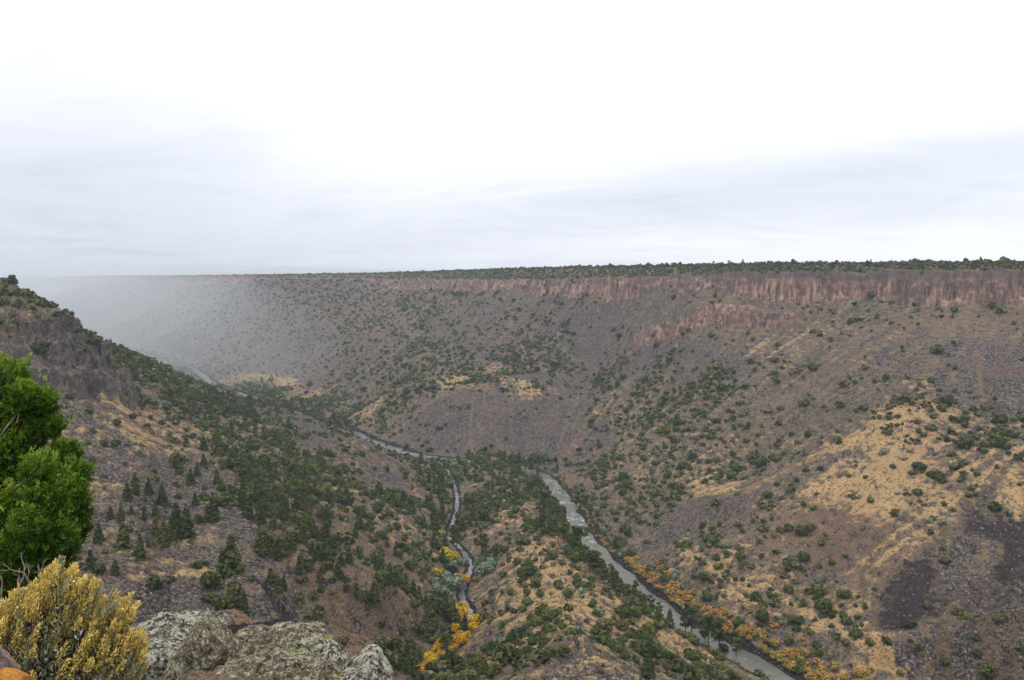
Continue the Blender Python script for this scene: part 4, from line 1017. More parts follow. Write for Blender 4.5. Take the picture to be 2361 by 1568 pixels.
# ---- scattered shrubs and trees by the density of the zones
def scatter(r0, r1, cell0, grow, seed):
    g = np.random.default_rng(seed)
    out = []
    l = r0
    while l < r1:
        cell = max(cell0, l * grow)
        n = int(1.5 * l / cell)
        a = -0.74 + (np.arange(n) + g.uniform(0, 1, n)) * 1.48 / n
        rr_ = l + g.uniform(0, cell, n)
        out.append(np.stack([np.sin(a) * rr_, np.cos(a) * rr_, np.full(n, cell)], 1))
        l += cell
    return np.vstack(out)
S = scatter(190, 5200, 5.6, 0.0038, 5)
zz = zones(S[:, 0], S[:, 1])
_, c1, c2, pl_, d1, d2_, _ = height(S[:, 0], S[:, 1], True, True)
Hs, visq = mesh_query(S[:, 0], S[:, 1])
rs = np.hypot(S[:, 0], S[:, 1])
clump = fbm(S[:, 0], S[:, 1], 55, 4, 901, .65)
dens = np.clip(zz[:, 4] * (1.1 + 2.6 * clump), 0, 1.2)
dens = np.where(pl_ > .4, np.maximum(dens, 1.05), dens)
dens *= np.where((d1 < RIO_W + 3) | (d2_ < RED_W + 1), 0, 1)
dens *= 1 - .72 * np.clip(c1, 0, 1) - .5 * np.clip(c2, 0, 1)
dens = np.where((rs < 1500) & (zz[:, 2] < .7), np.maximum(dens, .045), dens)
dens *= np.where(rs < 850, smooth(d2_, 3, 11) * .9 + .1, smooth(d2_, 1.5, 4))
dens = np.where(rs > 2300, dens * .8, dens)
keep = rng.uniform(0, 1, len(S)) < dens * .95
sa = np.arctan2(S[:, 0], S[:, 1]); sl = np.log(rs)
ia = np.clip(np.round((sa - CA[0]) / (CA[1] - CA[0])).astype(int), 0, NA - 1); il = np.clip(((sl - CL_[0]) / (CL_[1] - CL_[0])).astype(int) - 3, 0, NR - 1)
top_slope = (CAMZ - (Hs + 6)) / rs
keep &= top_slope < visq + 6.0 / rs
keep &= np.abs(sa) < .70
S, zz, Hs, rs, cells, visq = S[keep], zz[keep], Hs[keep], rs[keep], S[keep, 2], visq[keep]
plk = pl_[keep]; d1k = d1[keep]; d2k = d2_[keep]
conif = rng.uniform(0, 1, len(S)) < zz[:, 5] * .55
EX = np.array(explicit)
near_ex = np.zeros(len(S), bool)
for i in range(0, len(S), 4000):
    dd = np.hypot(S[i:i + 4000, None, 0] - EX[None, :, 0], S[i:i + 4000, None, 1] - EX[None, :, 1])
    near_ex[i:i + 4000] = (dd < 3.5).any(1)
S, zz, Hs, rs, cells, plk, conif, visq = [q[~near_ex] for q in (S, zz, Hs, rs, cells, plk, conif, visq)]
n = len(S)
size = rng.gamma(5, 1 / 5., n) * 2.2 * np.clip(cells / 8.5, 1, 2.2) ** .4
size = np.clip(size, .8, 5.5)
size = np.where(plk > .5, size * np.where((rs < 1500) & (S[:, 0] < 0), 1.12, .78), size)
size = np.where((zz[:, 4] > .8) & (plk < .5), size * 1.1, size)
hgt = np.where(conif, rng.uniform(6.5, 13.5, n), size)
rot = rng.uniform(0, 6.28, n); tint = rng.uniform(0, 1, n)
app = np.where(conif, hgt * .75, size) / rs
seen_ = ((CAMZ - (Hs + hgt * .8)) / rs) < visq
infr = np.abs(np.tan(np.arctan2(S[:, 0], S[:, 1]))) < .645
order = np.argsort(-np.where(seen_ & infr, app, -1))
indiv = np.zeros(n, bool)
cs = [i for i in order if not conif[i]][:300]; cc_ = [i for i in order if conif[i]][:150]
indiv[cs] = True; indiv[cc_] = True
tone = ['dark green', 'green', 'deep green', 'bright green', 'pale green']
for i in cs:
    x, y = S[i, :2]; z = Hs[i]; pl = place_name(x, y, z)
    w = 'large' if size[i] > 3.4 else ('small' if size[i] < 2.3 else 'mid-sized')
    k = int(tint[i] * NV)
    flat = rng.uniform(.8, 1.1)
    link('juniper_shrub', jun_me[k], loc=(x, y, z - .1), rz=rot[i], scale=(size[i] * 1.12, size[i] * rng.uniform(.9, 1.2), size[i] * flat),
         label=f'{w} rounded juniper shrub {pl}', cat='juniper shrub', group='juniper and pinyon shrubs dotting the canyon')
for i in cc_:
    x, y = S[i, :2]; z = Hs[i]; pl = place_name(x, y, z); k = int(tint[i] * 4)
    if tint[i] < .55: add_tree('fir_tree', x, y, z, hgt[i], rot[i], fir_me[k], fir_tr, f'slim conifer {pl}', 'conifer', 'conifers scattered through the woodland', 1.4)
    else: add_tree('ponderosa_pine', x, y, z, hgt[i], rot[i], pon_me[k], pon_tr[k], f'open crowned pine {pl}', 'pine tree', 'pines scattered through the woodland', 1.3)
def merge(name, vars_, idx, scale3, mat, label):
    Vs = []; Gs = []; Ts = []
    vi = rng.integers(0, len(vars_), len(idx))
    for k, var in enumerate(vars_):
        V, g = var[0], var[1]
        ids = idx[vi == k]; sc3 = scale3[vi == k]
        if len(ids) == 0: continue
        c, s = np.cos(rot[ids]), np.sin(rot[ids])
        P_ = V[None] * sc3[:, None, :]
        X_ = P_[..., 0] * c[:, None] - P_[..., 1] * s[:, None] + S[ids, 0][:, None]
        Yy = P_[..., 0] * s[:, None] + P_[..., 1] * c[:, None] + S[ids, 1][:, None]
        Zz = P_[..., 2] + Hs[ids][:, None] - .1
        Vs.append(np.stack([X_, Yy, Zz], -1).reshape(-1, 3)); Gs.append(np.tile(g, len(ids))); Ts.append(np.repeat(tint[ids], len(V)))
    V = np.vstack(Vs)
    me = np_mesh(name, V, np.arange(len(V)).reshape(-1, 4), [mat], smooth_=False)
    a = me.attributes.new('leaf', 'FLOAT', 'POINT'); a.data.foreach_set('value', np.concatenate(Gs).astype(np.float32))
    a = me.attributes.new('tint', 'FLOAT', 'POINT'); a.data.foreach_set('value', np.concatenate(Ts).astype(np.float32))
    return link(name, me, kind='stuff', label=label)
I = np.arange(n)
sh = lambda ids: np.stack([size[ids] * 1.12, size[ids] * 1.05, size[ids] * rng.uniform(.8, 1.1, len(ids))], 1)
a_near = I[~indiv & ~conif & (rs < 1000)]; a_mid = I[~indiv & ~conif & (rs >= 1000)]
grey_sel = rng.uniform(0, 1, len(a_near)) < .12
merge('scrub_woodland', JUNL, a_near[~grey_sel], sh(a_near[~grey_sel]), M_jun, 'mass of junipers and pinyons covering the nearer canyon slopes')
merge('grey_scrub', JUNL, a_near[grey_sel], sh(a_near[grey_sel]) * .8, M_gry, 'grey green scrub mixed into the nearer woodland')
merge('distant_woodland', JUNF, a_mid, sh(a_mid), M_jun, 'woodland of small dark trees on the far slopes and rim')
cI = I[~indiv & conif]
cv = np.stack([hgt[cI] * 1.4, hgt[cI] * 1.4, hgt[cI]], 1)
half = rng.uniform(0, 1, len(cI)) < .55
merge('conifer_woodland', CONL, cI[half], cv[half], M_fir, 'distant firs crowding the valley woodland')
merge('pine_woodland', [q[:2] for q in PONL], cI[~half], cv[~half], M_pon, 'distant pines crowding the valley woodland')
print('shrubs', n, len(a_near), len(a_mid), len(cI), round(time.time() - T0, 1))

# ---- orange and olive willow bushes along the water
BW = []
def bank_bushes(Sx, i0u, width, side_, n_, offs, rr_, seed):
    g = np.random.default_rng(seed)
    U = np.array([project(*p)[0] for p in Sx]); Vv = np.array([project(*p)[1] for p in Sx])
    ids = [i for i in range(1, len(Sx) - 1) if i0u[0] <= Vv[i] <= i0u[1]]
    for _ in range(n_):
        i = ids[g.integers(len(ids))]
        d = Sx[i + 1][:2] - Sx[i - 1][:2]; d = d / np.linalg.norm(d); nn = np.array([d[1], -d[0]]) * side_
        o = offs + abs(g.normal(0, width)); p = Sx[i][:2] + nn * o + d * g.uniform(-7, 7)
        BW.append((p[0], p[1], g.uniform(*rr_), g.uniform(0, 1), 'stream' if Sx is RED_S else ('right' if side_ > 0 else 'left')))
RS_ = RIO_S
bank_bushes(RS_, (1108, 1300), 3, 1, 75, RIO_W + 2.2, (1.1, 1.8), 1)
bank_bushes(RS_, (1295, 1450), 7, 1, 105, RIO_W + 4, (1.7, 3.0), 2)
bank_bushes(RS_, (1460, 1640), 7, 1, 95, RIO_W + 4.5, (2.0, 3.3), 3)
bank_bushes(RS_, (1190, 1420), 2, -1, 8, RIO_W + 2, (1.0, 1.6), 4)
bank_bushes(RED_S, (1120, 1540), 5, -1, 9, RED_W + 3, (.9, 1.6), 5)
bank_bushes(RED_S, (1120, 1540), 4, 1, 8, RED_W + 3, (.9, 1.6), 6)
BW = sorted(BW, key=lambda b: -b[2] / math.hypot(b[0], b[1]))
bx = np.array([b[0] for b in BW]); by = np.array([b[1] for b in BW])
bz = ground_at(bx, by)
sd, _ = seg_dist(bx, by, RIO_S, True)
for k, (x, y, s_, t_, bside) in enumerate(BW):
    if k >= 300: break
    if math.hypot(*(np.array([x, y]))) < 200: continue
    u, v = project(x, y, bz[k])
    zone_ = 'opposite the rapids' if v < 1180 and u > 1150 else ('at the middle reach' if v < 1300 else ('below the stony slope' if v < 1440 else 'at the bottom of the picture'))
    where = f'on the river bank {zone_}' if u > 1180 else f'at the edge of the stream, {"upper" if v < 1300 else "lower"} part'
    if bside == 'stream': where = f'at the edge of the small stream, {"upper" if v < 1300 else "lower"} part'
    elif bside == 'left': where = 'on the left river bank under the pines'
    else:
        zi = sum(v > q for q in (1180, 1240, 1300, 1345, 1390, 1430, 1470, 1510, 1545))
        where = 'on the right river bank ' + ('opposite the first rapids', 'beside the middle rapids', 'just below the rapids', 'at the start of the orange strip', 'in the upper orange strip', 'in the middle orange strip', 'past the middle orange strip', 'in the lower orange strip', 'near the bottom', 'at the very bottom')[zi]
    link('willow_bush', wil_me[k % 4], loc=(x, y, bz[k] - .1), rz=t_ * 6, scale=(s_ * 1.1, s_ * 1.1, s_ * .9),
         label=f'{"large" if s_ > 1.9 else "low"} rusty orange willow {where}', cat='willow bush', group='orange willow bushes lining the water')

# ---- low tufts of sage and grass, and loose stones, on the nearer ground
def merge_small(name, cells_, r0, r1, seed, prob, proto, mat, k, szr, label, sink=.0, tri=False):
    P_ = scatter(r0, r1, cells_, 0.0, seed)
    g = np.random.default_rng(seed + 1)
    zq = zones(P_[:, 0], P_[:, 1])
    _, q1, q2, qp, e1, e2, _ = height(P_[:, 0], P_[:, 1], True, True); Hq, vq = mesh_query(P_[:, 0], P_[:, 1])
    rq = np.hypot(P_[:, 0], P_[:, 1]); aq = np.arctan2(P_[:, 0], P_[:, 1]); lq = np.log(rq)
    ja = np.clip(np.round((aq - CA[0]) / (CA[1] - CA[0])).astype(int), 0, NA - 1); jl = np.clip(((lq - CL_[0]) / (CL_[1] - CL_[0])).astype(int) - 3, 0, NR - 1)
    ok = ((CAMZ - Hq - 1.5) / rq < vq + 3.0 / rq) & (np.abs(aq) < .66)
    ok &= ~((e1 < RIO_W + 1) | (e2 < RED_W + .5)) if not tri else (e1 > RIO_W - 3)
    ok &= g.uniform(0, 1, len(P_)) < prob(zq, e1, e2, rq, fbm(P_[:, 0], P_[:, 1], 25, 2, seed))
    P_, Hq, rq = P_[ok], Hq[ok], rq[ok]
    m_ = len(P_); sz = g.uniform(*szr, m_) * g.uniform(.6, 1.25, m_); ro = g.uniform(0, 6.28, m_)
    vi = g.integers(0, len(proto), m_)
    Vs = []; Ts = []; Ls = []; Fs = []; off = 0
    for q in range(len(proto)):
        ids = np.nonzero(vi == q)[0]; V = proto[q][0]
        c, s = np.cos(ro[ids]), np.sin(ro[ids]); W_ = V[None] * sz[ids][:, None, None]
        Vv = np.stack([W_[..., 0] * c[:, None] - W_[..., 1] * s[:, None] + P_[ids, 0][:, None], W_[..., 0] * s[:, None] + W_[..., 1] * c[:, None] + P_[ids, 1][:, None], W_[..., 2] + Hq[ids][:, None] - sink * sz[ids][:, None]], -1)
        Vs.append(Vv.reshape(-1, 3)); Ts.append(np.repeat(g.uniform(0, 1, len(ids)), len(V))); Ls.append(np.tile(proto[q][1], len(ids)))
        Fs.append((proto[q][2][None] + (np.arange(len(ids)) * len(V))[:, None, None] + off).reshape(-1, k)); off += len(ids) * len(V)
    me = np_mesh(name, np.vstack(Vs), np.vstack(Fs), [mat], k=k, smooth_=False)
    a = me.attributes.new('tint', 'FLOAT', 'POINT'); a.data.foreach_set('value', np.concatenate(Ts).astype(np.float32))
    a = me.attributes.new('leaf', 'FLOAT', 'POINT'); a.data.foreach_set('value', np.concatenate(Ls).astype(np.float32))
    print(name, m_, round(time.time() - T0, 1))
    return link(name, me, kind='stuff', label=label)
tp = []
for _ in range(5):
    V, g = lobes_crown(4, 16, 1.0, .7, .45, .42, rng, .5)
    tp.append((V, g, np.arange(len(V)).reshape(-1, 4)))
merge_small('sagebrush', 2.5, 230, 900, 40, lambda z, e1, e2, r, f: np.clip(.50 + .6 * f - .42 * z[:, 1] - .5 * z[:, 2] - .10 * z[:, 0], .02, .8) * np.where(r > 600, .75, 1), tp, M_tuf, 4, (.45, .95), 'low sagebrush and grass tufts on the canyon slopes')
ico = bmesh.new(); bmesh.ops.create_icosphere(ico, subdivisions=1, radius=1.0)
iv = np.array([v.co[:] for v in ico.verts]); if_ = np.array([[v.index for v in f.verts] for f in ico.faces]); ico.free()
sp_ = []
for _ in range(6):
    V = iv * rng.uniform(.7, 1.2, (len(iv), 1)) * [1, rng.uniform(.6, .9), rng.uniform(.5, .8)]
    sp_.append((V, np.full(len(V), .5), if_))
M_st = MT('talus_stone', .9, .15)
_t = M_st.attr('tint').outputs['Fac']
M_stone = M_st.out(M_st.mix(1.0, M_st.ramp(_t, [(0, (.062, .054, .055)), (.45, (.125, .110, .108)), (.8, (.20, .176, .165)), (.95, (.29, .26, .24)), (1, (.42, .39, .35))]), M_st.ramp(M_st.noise(2.5, 4, .7), [(.3, (.7, .7, .7)), (.7, (1.25, 1.22, 1.18))]), 'MULTIPLY'), M_st.bump(M_st.noise(3, 4, .7), .6, .3))
merge_small('talus_stones', 2.3, 220, 640, 50, lambda z, e1, e2, r, f: np.clip(np.clip(z[:, 1] + .45 * z[:, 2] - .25, .02, .8) + .25 * f, 0.01, .9), sp_, M_stone, 3, (.45, 1.15), 'loose grey talus blocks strewn on the slopes', .25)
M_wb = MT('wet_stone', .5, .4).out((.030, .026, .028))
merge_small('river_stones', 2.6, 380, 1250, 60, lambda z, e1, e2, r, f: np.where((np.abs(e1 - RIO_W - 1.5) < 3.5), .75, np.where(np.abs(e2 - RED_W) < 2.0, .55, 0)), sp_, M_wb, 3, (.6, 1.4), 'dark wet boulders along the river edges', .2, True)
# ------------------------------------------------------------------ foreground rocks
def rock_mat(name, base, lichen, cover, fine=48, dark=(.03, .026, .026), spots=None):
    m = MT(name, .92, .12)
    n0 = m.noise(6.5, 6, .7, .3); n1 = m.noise(fine * .42, 6, .75, .3); n2 = m.noise(fine * 1.6, 5, .75); n4 = m.noise(fine * .8, 5, .7, .1)
    v = m.voro(fine * 1.5)
    b = m.ramp(n1, [(.32, tuple(x * .42 for x in base)), (.5, base), (.68, tuple(min(1, x * 1.45) for x in base))])
    b = m.mix(m.math('MULTIPLY', m.step(n2, .52, .66), .5), b, tuple(x * .4 for x in base))
    lc = m.ramp(n4, [(.30, tuple(x * .30 for x in lichen)), (.42, tuple(x * .70 for x in lichen)), (.52, lichen), (.68, tuple(min(.92, x * 1.28) for x in lichen))])
    k = m.math('ADD', m.math('MULTIPLY', m.math('SUBTRACT', n0, .5), 1.6), m.math('MULTIPLY', m.math('SUBTRACT', n1, .5), 1.9))
    k = m.math('ADD', k, m.math('MULTIPLY', m.math('SUBTRACT', n2, .5), 2.0))
    k = m.math('SUBTRACT', k, m.math('MULTIPLY', m.math('SUBTRACT', v, .35), .5))
    mask = m.step(k, .20 - cover, .30 - cover)
    c = m.mix(mask, b, lc)
    crev = m.math('SUBTRACT', 1.0, m.step(m.noise(fine * .6, 5, .7, .15), .39, .45))
    c = m.mix(m.math('MULTIPLY', crev, .85), c, dark)
    n3 = m.noise(7.5, 3, .6)
    c = m.mix(m.math('MULTIPLY', m.step(n3, .66, .70), .7), c, spots or (.42, .36, .03))
    h = m.math('ADD', m.math('MULTIPLY', mask, .35), m.math('ADD', m.math('MULTIPLY', n1, 1.2), m.math('MULTIPLY', n2, .7)))
    h = m.math('SUBTRACT', h, m.math('MULTIPLY', crev, .9))
    return m.out(c, m.bump(h, 1.0, .045))
RM_pale = rock_mat('pale_lichen_rock', (.20, .16, .14), (.76, .75, .60), .42, 50)
RM_olive = rock_mat('olive_lichen_rock', (.27, .21, .15), (.66, .65, .46), .30, 60)
RM_brown = rock_mat('brown_rock', (.40, .27, .20), (.60, .60, .46), -.12, 70)
RM_dark = rock_mat('purple_basalt', (.070, .052, .062), (.62, .62, .50), -.55, 60)
RM_orange = rock_mat('orange_rock', (.80, .34, .07), (.85, .42, .11), .1, 30, (.55, .22, .05))  # orange throughout: base, patches and crevices alike
RM_pink = rock_mat('pinkish_rock', (.42, .30, .25), (.50, .40, .34), .0, 40, (.2, .15, .13))

def np_noise3(p, scale, seed):
    x, y, z = p[:, 0] * scale, p[:, 1] * scale, p[:, 2] * scale
    return (gnoise(x + z * .37, y - z * .21, seed) + gnoise(y + x * .29 + 5, z + x * .17, seed + 1) + gnoise(z - y * .3 + 9, x + y * .23, seed + 2)) / 1.7
def boulder(u, v, Y, w, h, d, planes, mat, label, seed, rz=0.0, name='boulder', soft=44, sub=6, rough=1.0):
    """a rock cut by flat faces: size in metres, rounded edges, broken surface"""
    r = np.random.default_rng(seed)
    bm = bmesh.new(); bmesh.ops.create_icosphere(bm, subdivisions=sub, radius=1.0)
    D = np.array([q.co[:] for q in bm.verts]); F = np.array([[q.index for q in f.verts] for f in bm.faces]); bm.free()
    D /= np.linalg.norm(D, axis=1)[:, None]
    N = [(1, 0, 0, 1), (-1, 0, 0, 1), (0, 1, 0, 1), (0, -1, 0, 1), (0, 0, 1, 1), (0, 0, -1, 1)] + list(planes)
    for _ in range(4):
        q = r.normal(0, 1, 3); q /= np.linalg.norm(q); N.append((q[0], q[1], q[2], r.uniform(.90, 1.1)))
    acc = 0
    for nx_, ny_, nz_, hh_ in N:
        l = math.sqrt(nx_ * nx_ + ny_ * ny_ + nz_ * nz_)
        t = np.maximum((D @ np.array([nx_, ny_, nz_])) / l / hh_, 1e-3)
        acc = acc + t ** soft
    rad = acc ** (-1.0 / soft)
    p = D * rad[:, None] * np.array([w, d, h]) * .5
    sc_ = max(w, h)
    off = seed * 3.1
    disp = np_noise3(p + off, 3.0 / sc_, seed) * .030 * sc_ + np_noise3(p + off, 9 / sc_, seed + 3) * .020 * sc_ + np.abs(np_noise3(p + off, 16 / sc_, seed + 6)) * .022 * sc_ - np.abs(np_noise3(p + off, 6 / sc_, seed + 12)) * .03 * sc_ + np_noise3(p, 70, seed + 9) * .0035
    p = p + D * (disp * rough)[:, None]
    me = np_mesh(name, p, F, [mat], k=3)
    x, y, z = pt(u, v, Y)
    return link(name, me, loc=(x, y, z), rz=rz, label=label, cat='boulder', group='lichen covered rim boulders')
boulder(385, 1540, 3.95, .56, .50, .60, [(.35, -.1, 1, .78), (1, -.5, .5, .8), (-.4, 0, 1, .86)], RM_pale, 'pale boulder crusted with white lichen beside the yellow sagebrush', 21, .2)
boulder(445, 1568, 3.42, .40, .50, .46, [(-.95, -.3, .8, .52), (.95, -.5, .45, .52), (.6, .2, .9, .84)], RM_olive, 'peaked olive boulder with yellow flecks in front of the pale one', 22, -.1)
boulder(525, 1466, 4.35, .34, .23, .34, [(.7, 0, .8, .82), (-.7, 0, .8, .85)], RM_brown, 'round topped brown boulder with few lichen spots behind the others', 23, .1, soft=7)
boulder(612, 1490, 4.02, .56, .13, .40, [(-.12, 0, 1, .8)], RM_dark, 'flat slab of dark purple basalt lying on the large boulder', 24, .05, soft=10)
boulder(640, 1510, 3.72, .52, .25, .40, [(.0, -.5, -1, .66), (.75, 0, 1, .93), (-.45, -.15, 1, .58), (1, -.3, -.7, .76), (0, -1, .55, .70)], RM_olive, 'large overhanging lichen boulder over a black gap', 25, .06)
boulder(763, 1527, 3.50, .170, .150, .16, [(-.6, -.3, 1, .72), (.8, 0, 1, .85)], RM_pale, 'small pale lichen rock wedged right of the large boulder', 26, .3, sub=5)
boulder(650, 1606, 3.20, .66, .26, .46, [(0, -.6, 1, .78), (-.3, .2, 1, .92)], RM_olive, 'long low lichen boulder along the bottom of the picture', 27, .0)
boulder(832, 1592, 3.12, .235, .235, .34, [(-.75, -.2, 1, .60), (1, -.2, .75, .76)], RM_pale, 'sloping boulder whose pointed end rises at the rock edge', 28, .0)
boulder(500, 1655, 3.05, .36, .20, .36, [(.2, -.6, 1, .8)], RM_brown, 'brown boulder half hidden under the long low one', 29, .0)
boulder(8, 1612, 1.62, .12, .125, .12, [(-.5, 0, 1, .9), (.6, 0, 1, .85)], RM_orange, 'bright orange rock in the bottom left corner', 30, .2, soft=6, sub=5, rough=.5)
boulder(-32, 1572, 1.78, .11, .16, .12, [(.8, 0, 1, .85)], RM_pink, 'pinkish grey rock standing behind the orange one', 31, .0, soft=8, sub=5, rough=.6)

# ------------------------------------------------------------------ foreground juniper tree
def sprigs(cen, dirn, n_per, ln, wd, spread, r):
    """tufts of narrow blades that radiate from each centre roughly along dirn"""
    m_ = len(cen) * n_per
    c = np.repeat(cen, n_per, 0) + r.normal(0, ln * .35, (m_, 3)); d = np.repeat(dirn, n_per, 0) + r.normal(0, spread, (m_, 3))
    d /= np.linalg.norm(d, axis=1)[:, None]
    s = np.cross(d, r.normal(0, 1, (m_, 3))); s /= np.linalg.norm(s, axis=1)[:, None]
    L_ = (ln * r.uniform(.5, 1.4, m_))[:, None]; w_ = (wd * r.uniform(.7, 1.3, m_))[:, None]
    q = np.stack([c - s * w_ * .6, c + d * L_ * .55 - s * w_, c + d * L_, c + d * L_ * .5 + s * w_], 1)
    return q.reshape(-1, 3), m_
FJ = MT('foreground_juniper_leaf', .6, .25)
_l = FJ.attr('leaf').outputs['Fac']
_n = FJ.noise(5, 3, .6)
_c = FJ.ramp(_l, [(0, (.010, .028, .004)), (.4, (.028, .080, .006)), (.72, (.10, .205, .012)), (1, (.30, .40, .05))])  # shade painted into the leaf colour: near black inside, highlights on outer sprays
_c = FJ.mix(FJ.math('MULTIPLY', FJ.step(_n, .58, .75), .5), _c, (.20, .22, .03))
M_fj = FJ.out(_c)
JL = [(10,890,6.2,62),(62,925,6.1,48),(-75,905,6.3,80),(20,985,6.3,58),(100,935,6.2,34),(118,985,6.2,30),(150,1045,6.2,36),(172,1095,6.15,38),(162,1170,6.1,46),(178,1215,6.1,32),(125,1120,6.0,44),(95,1090,5.65,44),(112,1150,5.6,52),(90,1220,5.55,70),(55,1265,5.6,66),
      (140,1262,5.8,48),(20,1320,5.7,74),(0,1120,6.25,90),(-70,985,6.4,115),(-110,1180,6.3,130),(85,1320,5.75,56),(-60,1340,5.9,100),(45,1175,5.9,60),(-10,1215,5.9,70),(-25,960,6.15,62),(0,1050,6.1,66),(-50,1090,6.1,80),(60,980,6.25,36),(75,1010,6.2,30),(55,1040,6.35,36),(130,1320,5.85,36),(150,1130,5.95,38),(-30,1420,5.8,90),(60,1400,5.75,70)]
def foreground_juniper():
    r = np.random.default_rng(3)
    root = bpy.data.objects.new('juniper_tree', None); C.objects.link(root)
    bx_, by_ = pt(-90, 1400, 6.1)[:2]
    bz_ = float(ground_at(bx_, by_)[0]); root.location = (bx_, by_, bz_)
    root['label'] = 'bright green juniper tree standing at the left edge behind the yellow sagebrush'; root['category'] = 'juniper tree'
    O = np.array([bx_, by_, bz_])
    Q = []; G = []
    cents = []
    for (u, v, Y, rp) in JL:
        c = np.array(pt(u, v, Y)) - O; R_ = rp / FPX * Y * .9; cents.append((c, R_))
    for c, R_ in cents:
        nt_ = int(900 * (R_ / .2) ** 1.7)
        d = r.normal(0, 1, (nt_, 3)); d /= np.linalg.norm(d, axis=1)[:, None]
        lump = .95 + .55 * np_noise3(d * 1.0 + c * 3, 4.0, 12)
        p = c + d * (R_ * lump * r.uniform(.5, 1.05, nt_) ** .5)[:, None] * [1, 1, 1.12]
        ok = np.ones(nt_, bool)
        for c2, R2 in cents:
            if R2 != R_ or (c2 != c).any(): ok &= np.linalg.norm((p - c2), axis=1) > R2 * .66
        p, d = p[ok], d[ok]
        dd = d * .8 + np.array([0, 0, .75])
        q, m_ = sprigs(p, dd, 20, .022, .0034, .6, r)
        Q.append(q)
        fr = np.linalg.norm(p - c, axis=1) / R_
        g = np.clip(.15 + .38 * fr + .28 * d[:, 2] + r.normal(0, .10, len(p)), 0, 1)  # painted shade: darker inwards and underneath, lighter outwards and on top
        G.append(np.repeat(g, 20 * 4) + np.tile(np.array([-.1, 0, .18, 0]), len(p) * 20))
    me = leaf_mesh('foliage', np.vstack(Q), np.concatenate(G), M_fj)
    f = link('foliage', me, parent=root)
    V, F = tube([(0, 0, -.3), (.1, .05, .5), (.05, 0, 1.0), (-.05, .05, 1.5), (0, 0, 2.2)], [.13, .11, .09, .07, .03], 8)
    link('trunk', np_mesh('trunk', V, np.array(F), [M_brg]), parent=root)
    Vb = np.zeros((0, 3)); Fb = []
    for i, (c, R_) in enumerate(cents):
        z0 = min(max(c[2] * .6, .3), 1.8)
        mid = np.array([c[0] * .5, c[1] * .5, (z0 + c[2]) / 2 - .05]) + r.normal(0, .06, 3)
        v, ff = tube([(0, 0, z0), mid, c * .9 + mid * .1 + r.normal(0, .03, 3), c + r.normal(0, .04, 3)], [.010, .007, .004, .002], 5)
        Fb += [tuple(k + len(Vb) for k in q) for q in ff]; Vb = np.vstack([Vb, v])
        for _ in range(5):
            e = c + r.normal(0, 1, 3) * R_ * .5
            v, ff = tube([mid + (c - mid) * r.uniform(.2, .9), (c + e) / 2 + r.normal(0, .03, 3), e], [.008, .006, .003], 4)
            Fb += [tuple(k + len(Vb) for k in q) for q in ff]; Vb = np.vstack([Vb, v])
    mb = MT('weathered_branch', .9, .15).out((.30, .24, .20))
    link('branches', np_mesh('branches', Vb, np.array(Fb), [mb]), parent=root, label='weathered grey brown branches showing through the foliage')
foreground_juniper()

